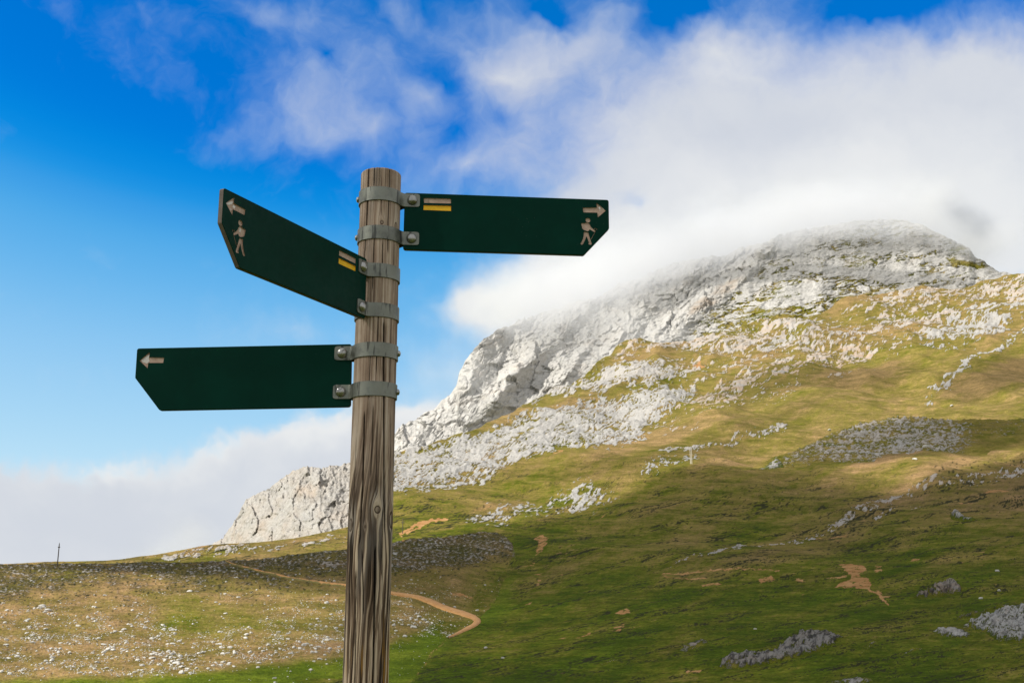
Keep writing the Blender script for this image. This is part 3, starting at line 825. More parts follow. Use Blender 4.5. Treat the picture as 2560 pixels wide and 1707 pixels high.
# ------------------------------------------------------------------ grey rocky rise on the right
M_rise = terrain_material('rise_scree', 0.26)
def rise_r(x, y):
    hb, hs = H_B(x), H_S(x)
    t = np.clip((hb - y) / 165.0, 0, 1.1)
    return rbase(x, y) * (1.003 - .20 * t ** 1.15)
def build_rise():
    xs = np.concatenate([np.arange(1780, 2621, 2.2), np.linspace(2640, 3300, 60)])
    n = 170
    t = np.linspace(0, 1, n)[:, None]
    top = H_S(xs) + 4.0 * fbm(xs / 14, xs * 0, 4, .65, seed=405)
    bot = H_B(xs)
    X = np.repeat(xs[None], len(t), 0)
    Y = bot[None] + (top - bot)[None] * t
    R = rise_r(X, Y)
    wob = fbm(X / 50, Y / 25, 4, seed=411)
    core = sstep(signed(X + wob * 16, Y + wob * 9, [(1935, 1150), (1965, 1135), (2030, 1098), (2160, 1040), (2300, 1025), (2345, 1040), (2400, 1080), (2430, 1110), (2380, 1140), (2290, 1158), (2140, 1165), (2040, 1150), (1980, 1165)]), -42, 34)
    edge_ = sstep(signed(X + wob * 16, Y + wob * 9, [(2340, 1035), (2640, 1035), (2640, 1085), (2500, 1105), (2400, 1090)]), -20, 20)
    pat = strata(X, Y, 13, 6, 415, 4, .05)
    pat2 = strata(X, Y, 60, 22, 417, 3, .15)
    pat3 = rough(X, Y, 10, 5, 418, 4, .05)
    cre = creases(X, Y, 30, 10, 419, .05, 5, .09)
    rk = core * (.56 + .40 * pat + .26 * pat2 + .50 * pat3 - .3 * cre) + edge_ * (.25 + .3 * pat + .3 * pat3)
    low = sstep(Y, 1150, 1185)
    dry = .50 + .2 * pat2 + .15 * strata(X, Y, 160, 40, 419, 3) - .1 * low
    dark = np.clip(.10 + .35 * edge_ + .25 * sstep(pat, .1, .5) * core, 0, 1)
    soil = .5 * sstep(strata(X, Y, 60, 14, 421, 4, .1), .3, .6) * sstep(signed(X, Y, [(2080, 1160), (2400, 1150), (2640, 1120), (2640, 1190), (2080, 1200)]), -10, 15)
    P = at(X, Y, R)
    px = R / F
    P[..., 2] += (ridged(X / 20, Y / 9, 4, .6, seed=431) * 3.6 + facets(X, Y * 1.4, 15, 437) * 3.0 + fbm(X / 7, Y / 4, 3, .6, seed=433) * 2.2) * px * sstep(rk, .2, .6) * sstep(t, 0, .12)
    P[..., 2] += fbm(X / 130, Y / 45, 4, seed=435) * px * 5 * sstep(t, 0, .2)
    a = to_attrs(rk, soil, dry, dark, .30 + 0 * X, .28 + .25 * pat3 + .2 * pat2, 0 * X)
    P, a = add_back(P, a, 7, .02, .020)
    o = obj('rocky_rise', grid_mesh('rocky_rise', P, True, a), [M_rise])
    return tag(o, 'grey scree covered rise standing in front of the lit grass slope on the right', 'hill', kind='structure')
build_rise()

# ------------------------------------------------------------------ ground round the post and away to the horizon behind
def build_ground():
    na, rs = 180, np.array([0, 1, 2, 3.2, 5, 8, 13, 20, 32, 50, 75, 95, 105, 112, 125, 140, 220, 500, 1500, 5000, 20000, 45000.])
    ang = np.linspace(0, 2 * np.pi, na + 1)
    A, Rr = np.meshgrid(ang, rs)
    z = np.interp(Rr, [0, 5, 30, 100, 112, 125, 140, 220, 500, 45000], [0, -.05, -2.2, -9.9, -10.9, -13.0, -16, -19, -24, -60])
    z = z + fbm(np.cos(A) * Rr / 9, np.sin(A) * Rr / 9, 3, seed=3) * np.clip(Rr * .008, 0, .18)
    P = np.stack([np.sin(A) * Rr, np.cos(A) * Rr, z], -1)
    n0 = np.zeros_like(z)
    a = to_attrs(n0 + .05, n0, n0 + .3, n0 + .15, n0 + .1, n0, n0 + .4)
    o = obj('ground', grid_mesh('ground', P, True, a), [M_knoll])
    return tag(o, 'grassy ground at the foot of the post', 'ground', kind='structure')
build_ground()

# ------------------------------------------------------------------ signpost
PB = np.array([-0.43722, 3.40141, EZ])                   # axis of the post at eye height
AX = np.array([0.00100335, 0.0, 1.0]); AX /= np.linalg.norm(AX)
RP = 0.0675
POST_TOP = 1.3815
FACE = np.array([0.43722, -3.40141, 0.0]); FACE /= np.linalg.norm(FACE)       # from the post to the camera side
RIGHT = np.cross(AX, -FACE) * -1.0
RIGHT = np.array([-FACE[1], FACE[0], 0.0])
ZT = line([(424, 1.385), (465, 1.3135), (499.5, 1.2659), (561.7, 1.1807), (596.1, 1.1341), (657.3, 1.0517), (691.5, 1.0061), (755.9, .9209), (790.3, .8758), (854.3, .7927), (889.4, .7474), (951.6, .6680), (988.1, .6217), (1030, .569), (1200, .359), (1350, .178), (1690, -.216), (1900, -.44), (2100, -.65)])

root = empty('signpost', (PB[0], PB[1], 0.0))
tag(root, 'weathered round timber post carrying three dark green arrow shaped hiking signs', 'signpost')
RL = np.array(root.location)
def local(V):
    return np.asarray(V, float) - RL

def wood_material():
    m, N, bs = new_mat('weathered_timber')
    at_ = N.attr('grain'); s = N.n('ShaderNodeSeparateColor'); N.l(at_.outputs['Color'], s.inputs[0])
    psi, zz, crack = s.outputs[0], s.outputs[1], s.outputs[2]
    knot = at_.outputs['Alpha']
    low = N.mapr(zz, 0.60, 0.16)                                   # 1 on the lower, darker part
    warp = N.noise(N.xyz(N.math('MULTIPLY', psi, 9.0), N.math('MULTIPLY', zz, 1.3), 0.0), 1.0, 4, 0.55)
    ps = N.math('ADD', psi, N.math('MULTIPLY_ADD', warp, N.math('MULTIPLY_ADD', low, .060, .012), -0.01))
    rings = N.noise(N.xyz(N.math('MULTIPLY', ps, N.math('MULTIPLY_ADD', low, -45.0, 115.0)), N.math('MULTIPLY', zz, 0.9), 2.0), 1.0, 3, 0.5)
    fibre = N.noise(N.xyz(N.math('MULTIPLY', ps, 330.0), N.math('MULTIPLY', zz, 5.0), 5.0), 1.0, 5, 0.65)
    blot = N.noise(N.xyz(N.math('MULTIPLY', psi, 14.0), N.math('MULTIPLY', zz, 5.5), 7.0), 1.0, 5, 0.6)
    tone = N.math('ADD', N.math('MULTIPLY', rings, 0.75), N.math('ADD', N.math('MULTIPLY', fibre, 0.55), N.math('MULTIPLY_ADD', blot, 0.5, -0.42)))
    up = N.ramp(tone, [(0.28, (.115, .076, .052)), (0.42, (.285, .204, .152)), (0.54, (.435, .335, .262)), (0.68, (.62, .525, .44))])
    lo = N.ramp(N.math('ADD', N.math('MULTIPLY', rings, 1.25), N.math('MULTIPLY_ADD', fibre, 0.35, -0.30)), [(0.38, (.024, .016, .010)), (0.46, (.085, .056, .036)), (0.52, (.23, .160, .108)), (0.59, (.60, .48, .35))])
    c = N.mix(low, up, lo)
    grey = N.mapr(N.noise(N.xyz(N.math('MULTIPLY', psi, 24.0), N.math('MULTIPLY', zz, 2.2), 11.0), 1.0, 3, .5), .5, .68)
    c = N.mix(N.math('MULTIPLY', grey, 0.38), c, (.29, .265, .24))
    amb = N.math('MULTIPLY', N.mapr(zz, 0.02, -0.20), N.mapr(N.noise(N.xyz(N.math('MULTIPLY', ps, 55.0), N.math('MULTIPLY', zz, 3.0), 13.0), 1.0, 3, .5), .54, .66))
    c = N.mix(N.math('MULTIPLY', amb, 0.8), c, (.36, .185, .028))
    halo = N.attr('halo').outputs['Fac']
    arcs = N.mapr(N.noise(N.xyz(N.math('MULTIPLY', ps, 210.0), N.math('MULTIPLY', zz, 1.0), 3.0), 1.0, 2, .5), .46, .60)
    c = N.mix(N.math('MULTIPLY', N.math('MULTIPLY', halo, arcs), .75), c, (.60, .52, .44))
    c = N.mix(N.math('MULTIPLY', knot, 0.85), c, (.055, .034, .022))
    c = N.mix(crack, c, (.008, .006, .005))  # crack shade painted near-black in the colour, on top of the modelled depth
    N.l(c, bs.inputs['Base Color'])
    bs.inputs['Roughness'].default_value = 0.85
    bs.inputs['Specular IOR Level'].default_value = 0.2
    bp = N.n('ShaderNodeBump'); bp.inputs['Strength'].default_value = 0.55; bp.inputs['Distance'].default_value = 0.003
    N.l(N.math('ADD', fibre, N.math('MULTIPLY', rings, 0.7)), bp.inputs['Height'])
    N.l(bp.outputs[0], bs.inputs['Normal'])
    return m
M_wood = wood_material()

KNOTS = [  # angle deg, z, radius, flatness, strength
    (6, 1.190, .0050, 1.3, 1.0), (52, 1.186, .0065, 2.2, .8), (16.9, .271, .0085, 1.25, 1.0), (67, .243, .012, 2.0, .9), (-13, .219, .0030, 1.2, 1.0), (-62, .226, .010, 1.8, .7), (-30, .20, .004, 1.5, .3), (140, .8, .01, 1.5, .8), (200, .4, .012, 1.5, .8)]
CRACKS = [  # [(angle, z)...], half width m, depth
    ([(19.9, .875), (24, .70), (27.7, .575), (33, .40), (35.4, .30), (38, .262), (41, .19)], 0.00240, .011),
    ([(31, .285), (33, .20), (36, .05)], 0.00135, .006),
    ([(-26, .58), (-25, .45), (-24, .36), (-25, .29), (-27, .235), (-27, .16)], 0.00195, .009),
    ([(-20, .16), (-14, .05), (-10, -.05)], 0.00135, .006),
    ([(14, .17), (17, .02), (18, -.10), (19.5, -.24), (20, -.7)], 0.00255, .012),
    ([(-38, 1.40), (-38, 1.25), (-42, 1.10), (-44, 1.0)], 0.00180, .008), ([(-20, 1.40), (-20, 1.30)], 0.00135, .006), ([(-5, 1.40), (-5, 1.26)], 0.00105, .004),
    ([(25, 1.40), (24, 1.20), (26, 1.08)], 0.00135, .006), ([(10, 1.14), (12, 1.0)], 0.00105, .005), ([(-14, 1.15), (-15, .95)], 0.00120, .005), ([(-2, 1.40), (2, 1.28), (4, 1.20)], 0.00090, .004),
    ([(48, 1.14), (50, .95)], 0.00120, .006), ([(4, .92), (3, .68)], 0.00105, .005), ([(-14, .78), (-15, .60)], 0.00105, .005), ([(42, .9), (44, .62)], 0.00105, .004),
    ([(-2, .60), (-3, .36)], 0.00090, .004), ([(52, .58), (56, .36)], 0.00120, .005), ([(10, .55), (12, .30)], 0.00090, .004), ([(-50, .5), (-52, .2)], 0.00105, .004), ([(-36, .1), (-30, -.1), (-27, -.3)], 0.00135, .006), ([(50, .15), (47, -.3)], 0.00120, .005)]
def build_post():
    na = 360
    zs = np.concatenate([np.linspace(-1.9, -.40, 30, endpoint=False), np.arange(-.40, POST_TOP - .006, .0022), POST_TOP - .006 + np.array([0, .002, .004, .0052, .006])])
    ang = np.linspace(-np.pi, np.pi, na, endpoint=False)
    A, Z = np.meshgrid(ang, zs)
    r = RP * np.interp(Z, [-1.9, -.22, .18, .58, .83, 1.38, 1.4], [1.02, 1.008, 1.012, 1.002, 1.0, .985, .984])
    # slight out-of-round, then cracks, knots and grain relief
    r = r * (1 + .006 * np.sin(A * 2 + Z * 1.3) + .004 * np.sin(A * 3 - Z * 2.1 + 1))
    s = A * RP
    psi = s.copy(); kn = np.zeros_like(s); halo = np.zeros_like(s)
    for a, z, kr, fl, st in KNOTS:
        s0 = math.radians(a) * RP
        ds = (s - s0 + np.pi * RP) % (2 * np.pi * RP) - np.pi * RP
        dz = (Z - z) / 2.4
        kk = (kr * 1.9) ** 2
        d2 = ds * ds + dz * dz
        psi -= st * ds * kk / (d2 + kk * .35)
        q = np.sqrt(ds * ds + ((Z - z) / fl) ** 2) / kr
        halo = np.maximum(halo, st * sstep(np.sqrt(ds * ds + ((Z - z - kr) / 2.2) ** 2) / kr, 4.2, 1.2))
        kn = np.maximum(kn, st * (sstep(q, 1.25, .98) * .55 + sstep(np.abs(q - 1.0), .24, .04) * .9))
        r -= .0014 * st * sstep(np.abs(q - 1.0), .3, .0)
        r += .0012 * st * np.exp(-(q / 3) ** 2)
    r += .00045 * fbm(psi * 160, Z * 3, 4, seed=501)
    crack = np.zeros_like(s)
    rng = np.random.RandomState(5)
    extra = []
    for i in range(46):
        a0 = rng.uniform(-90, 90) if i < 34 else rng.uniform(90, 270); z0 = rng.uniform(-.5, 1.38); ln_ = rng.uniform(.05, .3)
        extra.append(([(a0, z0), (a0 + rng.uniform(-2, 2), z0 - ln_ / 2), (a0 + rng.uniform(-3, 3), z0 - ln_)], rng.uniform(.0004, .0009), rng.uniform(.0015, .004)))
    for pts, hw, dep in CRACKS + extra:
        p = sorted(pts, key=lambda q: q[1])
        zz = [q[1] for q in p]; aa = [math.radians(q[0]) for q in p]
        z0, z1 = zz[0], zz[-1]
        ac = np.interp(Z, zz, aa) + .010 * fbm(Z * 14, Z * 0 + pts[0][0], 3, seed=7)
        ds = ((A - ac + np.pi) % (2 * np.pi) - np.pi) * RP
        env = sstep(Z, z0, z0 + .03) * sstep(Z, z1 + .002 * (z1 > 1.39), z1 - .03 * (z1 < 1.39) - .0001) if z1 < 1.39 else sstep(Z, z0, z0 + .03)
        w = hw * (.35 + .65 * env)
        c = np.exp(-(ds / w) ** 2) * env
        r -= dep * c
        crack = np.maximum(crack, np.clip(c * 1.5, 0, 1) * min(1, dep / .005))
    r -= np.clip((Z - (POST_TOP - .006)) / .006, 0, 1) ** 2 * .0045
    P = PB + AX * Z[..., None] + (FACE * np.cos(A)[..., None] + RIGHT * np.sin(A)[..., None]) * r[..., None]
    P = np.concatenate([P, P[:, :1]], 1)
    cat = lambda v: np.concatenate([v, v[:, :1] if v is not psi else v[:, :1] + 2 * np.pi * RP], 1)
    g = np.stack([cat(psi), cat(Z), cat(crack), cat(kn)], -1)
    # closed top
    P = np.concatenate([P, np.repeat((PB + AX * (POST_TOP + .0008))[None, None], P.shape[1], 1)], 0)
    g = np.concatenate([g, g[-1:]], 0)
    halo = cat(halo); halo = np.concatenate([halo, halo[-1:]], 0)
    me = grid_mesh('post', local(P), True, {'grain': g, 'halo': halo})
    o = obj('post', me, [M_wood], root)
    o['label'] = 'round weathered timber post with long cracks and knots'
build_post()

# materials of the signs and fittings
def mat_green():
    m, N, bs = new_mat('dark_green_laminate')
    tc = N.n('ShaderNodeTexCoord').outputs['Object']
    n = N.noise(tc, 7.0, 5, .6); f = N.noise(tc, 60.0, 3, .6)
    c = N.mix(N.mapr(n, .35, .7), (.0, .0270, .0180), (.0, .0345, .0230))
    sp = N.n('ShaderNodeTexVoronoi'); N.l(tc, sp.inputs['Vector']); sp.inputs['Scale'].default_value = 70.0
    chip = N.math('MULTIPLY', N.mapr(sp.outputs['Distance'], .075, .04), N.mapr(N.noise(tc, 9.0, 2, .5), .60, .66))
    c = N.mix(N.math('MULTIPLY', chip, .6), c, (.12, .16, .14))
    N.l(c, bs.inputs['Base Color'])
    N.l(N.mapr(f, .3, .7, .42, .55), bs.inputs['Roughness'])
    bs.inputs['Specular IOR Level'].default_value = 0.06
    return m
def mat_core():
    m, N, bs = new_mat('routed_core')
    tc = N.n('ShaderNodeTexCoord').outputs['Object']
    n = N.noise(tc, 55.0, 5, .65)
    N.l(N.ramp(n, [(.3, (.40, .275, .215)), (.6, (.54, .40, .325)), (.8, (.62, .48, .40))]), bs.inputs['Base Color'])
    bs.inputs['Roughness'].default_value = .8
    return m
def mat_edge():
    m, N, bs = new_mat('panel_edge')
    tc = N.n('ShaderNodeTexCoord').outputs['Object']
    n = N.noise(tc, 30.0, 5, .65)
    N.l(N.ramp(n, [(.3, (.11, .085, .07)), (.7, (.20, .165, .145))]), bs.inputs['Base Color'])
    bs.inputs['Roughness'].default_value = .75
    return m
def mat_plain(name, c, rough=.6, metal=0.0, spec=.4):
    m, N, bs = new_mat(name)
    tc = N.n('ShaderNodeTexCoord').outputs['Object']
    n = N.noise(tc, 40.0, 4, .6)
    k = N.mapr(n, .3, .7, .85, 1.1, False)
    N.l(N.vmath('MULTIPLY', c, N.xyz(k, k, k)), bs.inputs['Base Color'])
    bs.inputs['Roughness'].default_value = rough
    bs.inputs['Metallic'].default_value = metal
    bs.inputs['Specular IOR Level'].default_value = spec
    return m
def mat_zinc(name, base, rough, streak=True):
    m, N, bs = new_mat(name)
    tc = N.n('ShaderNodeTexCoord').outputs['Object']
    n = N.noise(tc, 45.0, 5, .65); b = N.noise(tc, 14.0, 3, .5)
    c = N.ramp(N.math('ADD', N.math('MULTIPLY', n, .6), N.math('MULTIPLY', b, .45)), [(.34, tuple(x * .55 for x in base)), (.52, base), (.7, tuple(min(1, x * 1.25) for x in base))])
    if streak:      # dark run marks down the strap
        st = N.noise(N.vmath('MULTIPLY', tc, (75.0, 75.0, 9.0)), 1.0, 3, .55)
        c = N.mix(N.mapr(st, .57, .66, 0, .8), c, (.05, .052, .05))
        wh = N.noise(N.vmath('MULTIPLY', tc, (60.0, 60.0, 20.0)), 1.0, 4, .6)
        c = N.mix(N.mapr(wh, .64, .74, 0, .5), c, (.42, .43, .40))
    N.l(c, bs.inputs['Base Color'])
    N.l(N.mapr(n, .3, .7, rough - .08, rough + .12), bs.inputs['Roughness'])
    bs.inputs['Metallic'].default_value = .8
    bp = N.n('ShaderNodeBump'); bp.inputs['Strength'].default_value = .15; bp.inputs['Distance'].default_value = .001
    N.l(n, bp.inputs['Height']); N.l(bp.outputs[0], bs.inputs['Normal'])
    return m
M_green, M_core, M_edge = mat_green(), mat_core(), mat_edge()
M_yellow = mat_plain('yellow_paint', (.92, .54, .003), .5)
M_white = mat_plain('white_paint', (.72, .68, .66), .6)
M_zinc = mat_zinc('galvanised_strap', (.205, .215, .19), .45)
M_bolt = mat_zinc('steel_bolt', (.34, .34, .33), .24, False)

def signpost_frame(yaw, tilt, h, side):
    d = np.array([math.cos(yaw), math.sin(yaw), 0.0]); d -= AX * (d @ AX); d /= np.linalg.norm(d)
    nrm = np.cross(d, AX) * side
    U = math.cos(tilt) * d + math.sin(tilt) * AX
    V = -math.sin(tilt) * d + math.cos(tilt) * AX
    return d, U, V, nrm, PB + AX * h

def rounded(pts, radii, seg=6):
    out = []
    n = len(pts)
    for i in range(n):
        p, a, b = np.array(pts[i]), np.array(pts[i - 1]), np.array(pts[(i + 1) % n])
        r = radii[i]
        da = (a - p) / np.linalg.norm(a - p); db = (b - p) / np.linalg.norm(b - p)
        half = math.acos(max(-1, min(1, da @ db))) / 2
        tl = r / math.tan(half)
        c = p + (da + db) / np.linalg.norm(da + db) * (r / math.sin(half))
        s0 = p + da * tl - c; s1 = p + db * tl - c
        a0 = math.atan2(s0[1], s0[0]); a1 = math.atan2(s1[1], s1[0])
        dd = (a1 - a0 + math.pi) % (2 * math.pi) - math.pi
        for k in range(seg + 1):
            t = a0 + dd * k / seg
            out.append((c[0] + r * math.cos(t), c[1] + r * math.sin(t), math.cos(t), math.sin(t)))
    return out
def ell(cx, cy, rx, ry, n=20, rot=0.0):
    return [(cx + rx * math.cos(t) * math.cos(rot) - ry * math.sin(t) * math.sin(rot), cy + rx * math.cos(t) * math.sin(rot) + ry * math.sin(t) * math.cos(rot)) for t in np.linspace(0, 2 * math.pi, n, endpoint=False)]

# routed symbols, on the drawing of the upper sign (drawing units), root at left, tip at right
def draw(x, y, L, H, r0):
    k = (x - 205) / 2010.0
    yt = 160 + (x - 205) * .0224; yb = 718 + (x - 183) * .0190
    f = (y - yt) / (yb - yt)
    return (r0 + L * (x - (205 - 22 * f)) / 2010.0, H / 2 - H * f)
ARROW = [(1952, 287), (2092, 284), (2091, 238), (2179, 313), (2097, 381), (2094, 334), (1955, 333)]
STRIPE_A = [(390, 212), (653, 215), (653, 262), (390, 260)]
STRIPE_B = [(387, 282), (654, 286), (652, 336), (385, 329)]
TORSO = [(1928, 446), (1934, 438), (1962, 441), (1974, 433), (1996, 432), (2007, 442), (2022, 474), (2043, 494), (2066, 513), (2060, 526), (2046, 521), (2010, 498), (1999, 514), (1986, 517), (1950, 506), (1936, 490)]
LEGS = [(1951, 523), (1993, 528), (1996, 548), (2008, 590), (2018, 626), (2022, 640), (2014, 650), (1990, 646), (1989, 637), (1996, 630), (1975, 566), (1958, 604), (1938, 642), (1924, 651), (1912, 644), (1914, 634), (1926, 620), (1945, 572)]
STICK = [(2062, 520), (2067, 522), (2018, 600), (2013, 598)]
HOOK = [(2052, 500), (2056, 489), (2070, 486), (2083, 494), (2080, 506), (2075, 503), (2076, 496), (2069, 491), (2060, 494), (2057, 501)]
HEAD = ell(1996, 410, 24, 22)
def clip_chip(seed, pts):
    return pts

def sign(name, label, yaw, tilt, h, L, H, r0, e, c, side, arrow=ARROW, hiker=True, stripes=True, chips=()):
    d, U, V, W, o0 = signpost_frame(yaw, tilt, h, side)
    T = 0.016
    P3 = lambda u, v, w: o0 + U * u + V * v + W * w - RL
    corner = [(r0, -H / 2), (r0 + L - c, -H / 2), (r0 + L, H / 2 - e), (r0 + L, H / 2), (r0, H / 2)]
    rim = rounded(corner, [.009, .010, .010, .007, .008])
    be = .0014
    loop_in = [(x - nx * be, y - ny * be) for x, y, nx, ny in rim]
    loop_out = [(x, y) for x, y, nx, ny in rim]
    D = lambda pts: [draw(x, y, L, H, r0) for x, y in pts]
    glyphs = {'arrow': [D(arrow)]}
    if hiker:
        glyphs['hiker_symbol'] = [D(HEAD), D(TORSO), D(LEGS), D(STICK), D(HOOK)]
    if stripes:
        glyphs['waymark_slot'] = [D(STRIPE_A)]
        glyphs['waymark_stripe'] = [D(STRIPE_B)]
    loops = [l for g in glyphs.values() for l in g]
    vs, es = [], []
    for lp in [loop_in] + loops:
        b = len(vs); vs += [Vector(p) for p in lp]; n = len(lp)
        es += [(b + i, b + (i + 1) % n) for i in range(n)]
    cv, ce, cf, _, _, _ = delaunay_2d_cdt(vs, es, [], 0, 1e-7)
    cvn = np.array([tuple(p) for p in cv])
    cen = np.array([cvn[list(f)].mean(0) for f in cf])
    in_out = inside(cen[:, 0], cen[:, 1], loop_in)
    which = np.full(len(cf), -1)
    for i, lp in enumerate(loops):
        which[inside(cen[:, 0], cen[:, 1], lp)] = i
    # panel: front with the routed openings, bevelled rim, back
    V3 = [P3(x, y, T / 2) for x, y in cvn]; Fc = [tuple(f) for f, a, k in zip(cf, in_out, which) if a and k < 0]
    nfront = len(Fc)
    base = len(V3); n = len(rim)
    V3 += [P3(x, y, T / 2) for x, y in loop_in]
    V3 += [P3(x, y, T / 2 - be) for x, y in loop_out]
    V3 += [P3(x, y, -T / 2 + be) for x, y in loop_out]
    V3 += [P3(x, y, -T / 2) for x, y in loop_in]
    ring = []
    for k in range(3):
        for i in range(n):
            j = (i + 1) % n
            ring.append((base + k * n + i, base + k * n + j, base + (k + 1) * n + j, base + (k + 1) * n + i))
    Fc += ring + [tuple(base + 3 * n + i for i in range(n))]
    me = raw_mesh(name, V3, Fc)
    mi = [0] * nfront + [0] * n + [1] * n + [0] * n + [0]
    me.materials.append(M_green); me.materials.append(M_edge)
    me.polygons.foreach_set('material_index', mi)
    fix_normals(me)
    pan = obj(name, me, [], root)
    pan['label'] = label
    li = 0
    dep = .0028
    for gname, gl in glyphs.items():
        GV, GF = [], []
        for lp in gl:
            fi = [f for f, k in zip(cf, which) if k == li]
            b = len(GV)
            GV += [P3(x, y, T / 2 - dep) for x, y in cvn]
            GF += [tuple(b + q for q in f) for f in fi]
            b2 = len(GV); m = len(lp)
            GV += [P3(x, y, T / 2 - .0001) for x, y in lp] + [P3(x, y, T / 2 - dep) for x, y in lp]
            GF += [(b2 + i, b2 + (i + 1) % m, b2 + m + (i + 1) % m, b2 + m + i) for i in range(m)]
            li += 1
        me = raw_mesh(gname, GV, GF)
        b = bmesh.new(); b.from_mesh(me)
        bmesh.ops.remove_doubles(b, verts=b.verts, dist=1e-6)
        bmesh.ops.delete(b, geom=[v for v in b.verts if not v.link_faces], context='VERTS')
        bmesh.ops.recalc_face_normals(b, faces=b.faces)
        b.to_mesh(me); b.free()
        g = obj(gname, me, [M_yellow if gname == 'waymark_stripe' else M_core], pan)
        if gname == 'waymark_stripe':
            g['label'] = 'yellow painted waymark stripe'
        elif gname == 'waymark_slot':
            g['label'] = 'upper waymark stripe worn down to the bare brown core'
    for pts in chips:
        lp = D(pts)
        V3 = [P3(x, y, T / 2 - dep + .0006) for x, y in lp] + [P3(x, y, T / 2 - dep - .0002) for x, y in lp]
        m = len(lp)
        Fc = [tuple(range(m))] + [(i, (i + 1) % m, m + (i + 1) % m, m + i) for i in range(m)]
        me = raw_mesh('paint_flake', V3, Fc); fix_normals(me)
        g = obj('paint_flake', me, [M_white], pan)
    return d, W, o0, T

def clamp(d, W, h, T):
    """strap bent round the post with two ears bolted through the sign"""
    o0 = PB + AX * h
    HH, th = .0230, .0032
    rc = RP * np.interp(h, [-.22, .18, .58, .83, 1.38], [1.008, 1.012, 1.002, 1.0, .985]) + .0012
    ph = math.radians(27)
    w0 = T / 2 + .0003
    cpt = []                                           # inner line: (u, w, half height)
    u_end = .1305
    for t in np.linspace(0, 1, 9):
        q = (1 - math.cos(t * math.pi / 2))
        cpt.append((u_end - .012 * q, w0, HH * (.42 + .58 * math.sqrt(max(0, 1 - (1 - t) ** 2)))))
    cpt.append((.100, w0, HH)); cpt.append((.088, w0, HH))
    p0 = np.array([.084, w0]); p3 = np.array([rc * math.cos(ph), rc * math.sin(ph)])
    tan = np.array([-math.sin(ph), math.cos(ph)])
    p1 = p0 + np.array([-.011, 0]); p2 = p3 - tan * .010
    for t in np.linspace(0, 1, 12):
        b = (1 - t) ** 3 * p0 + 3 * (1 - t) ** 2 * t * p1 + 3 * (1 - t) * t * t * p2 + t ** 3 * p3
        cpt.append((b[0], b[1], HH))
    for a in np.linspace(ph, math.pi, 40)[1:]:
        cpt.append((rc * math.cos(a), rc * math.sin(a), HH))
    half = cpt
    back = [(u, -w, hh) for u, w, hh in reversed(half[:-1])]
    line_ = half + back
    n = len(line_)
    pu = np.array([(u, w) for u, w, _ in line_])
    tg = np.gradient(pu, axis=0)
    tg /= np.linalg.norm(tg, axis=1)[:, None] + 1e-12
    nr = np.stack([tg[:, 1], -tg[:, 0]], -1)                # outward side
    if nr[20] @ np.array([0, 1]) < 0:
        nr = -nr
    pin, pout = pu, pu + nr * th
    be = .0007
    V3 = []
    for i in range(n):
        hh = line_[i][2]
        for (p, z) in ((pin[i], hh), (pout[i] - nr[i] * be, hh), (pout[i], hh - be), (pout[i], -hh + be), (pout[i] - nr[i] * be, -hh), (pin[i], -hh)):
            V3.append(o0 + d * p[0] + W * p[1] + AX * z - RL)
    Fc = []
    for i in range(n - 1):
        for k in range(6):
            a, b = i * 6 + k, i * 6 + (k + 1) % 6
            Fc.append((a, b, b + 6, a + 6))
    Fc += [tuple(range(6)), tuple((n - 1) * 6 + k for k in range(6))]
    me = raw_mesh('clamp', V3, Fc, True); fix_normals(me)
    me.set_sharp_from_angle(angle=math.radians(40))
    cl = obj('clamp', me, [M_zinc], root)
    def dome(name, c, axis, R, Ht, base, mat):
        a = Vector(axis); t1 = a.orthogonal().normalized(); t2 = a.cross(t1)
        V, Fq = [], []
        prof = [(R, 0.0), (R, base)] + [(R * math.cos(q), base + Ht * math.sin(q)) for q in np.linspace(0, math.pi / 2, 9)[1:-1]]
        m = 28
        for rr, zz in prof:
            for k in range(m):
                q = 2 * math.pi * k / m
                V.append(np.array(c) + np.array(t1) * rr * math.cos(q) + np.array(t2) * rr * math.sin(q) + np.array(a) * zz - RL)
        for i in range(len(prof) - 1):
            for k in range(m):
                Fq.append((i * m + k, i * m + (k + 1) % m, (i + 1) * m + (k + 1) % m, (i + 1) * m + k))
        V.append(np.array(c) + np.array(a) * (base + Ht) - RL)
        for k in range(m):
            Fq.append(((len(prof) - 1) * m + k, (len(prof) - 1) * m + (k + 1) % m, len(V) - 1))
        me = raw_mesh(name, V, Fq, True); fix_normals(me)
        me.set_sharp_from_angle(angle=math.radians(50))
        return obj(name, me, [mat], cl)
    dome('bolt', o0 + d * .1055 + W * (w0 + th), W, .0168, .0105, .0015, M_bolt)
    dome('nut', o0 + d * .1055 - W * (w0 + th), -W, .012, .003, .009, M_bolt)
    dome('screw', o0 - d * (rc + th), -d, .0100, .0060, .0025, M_bolt)
    return cl

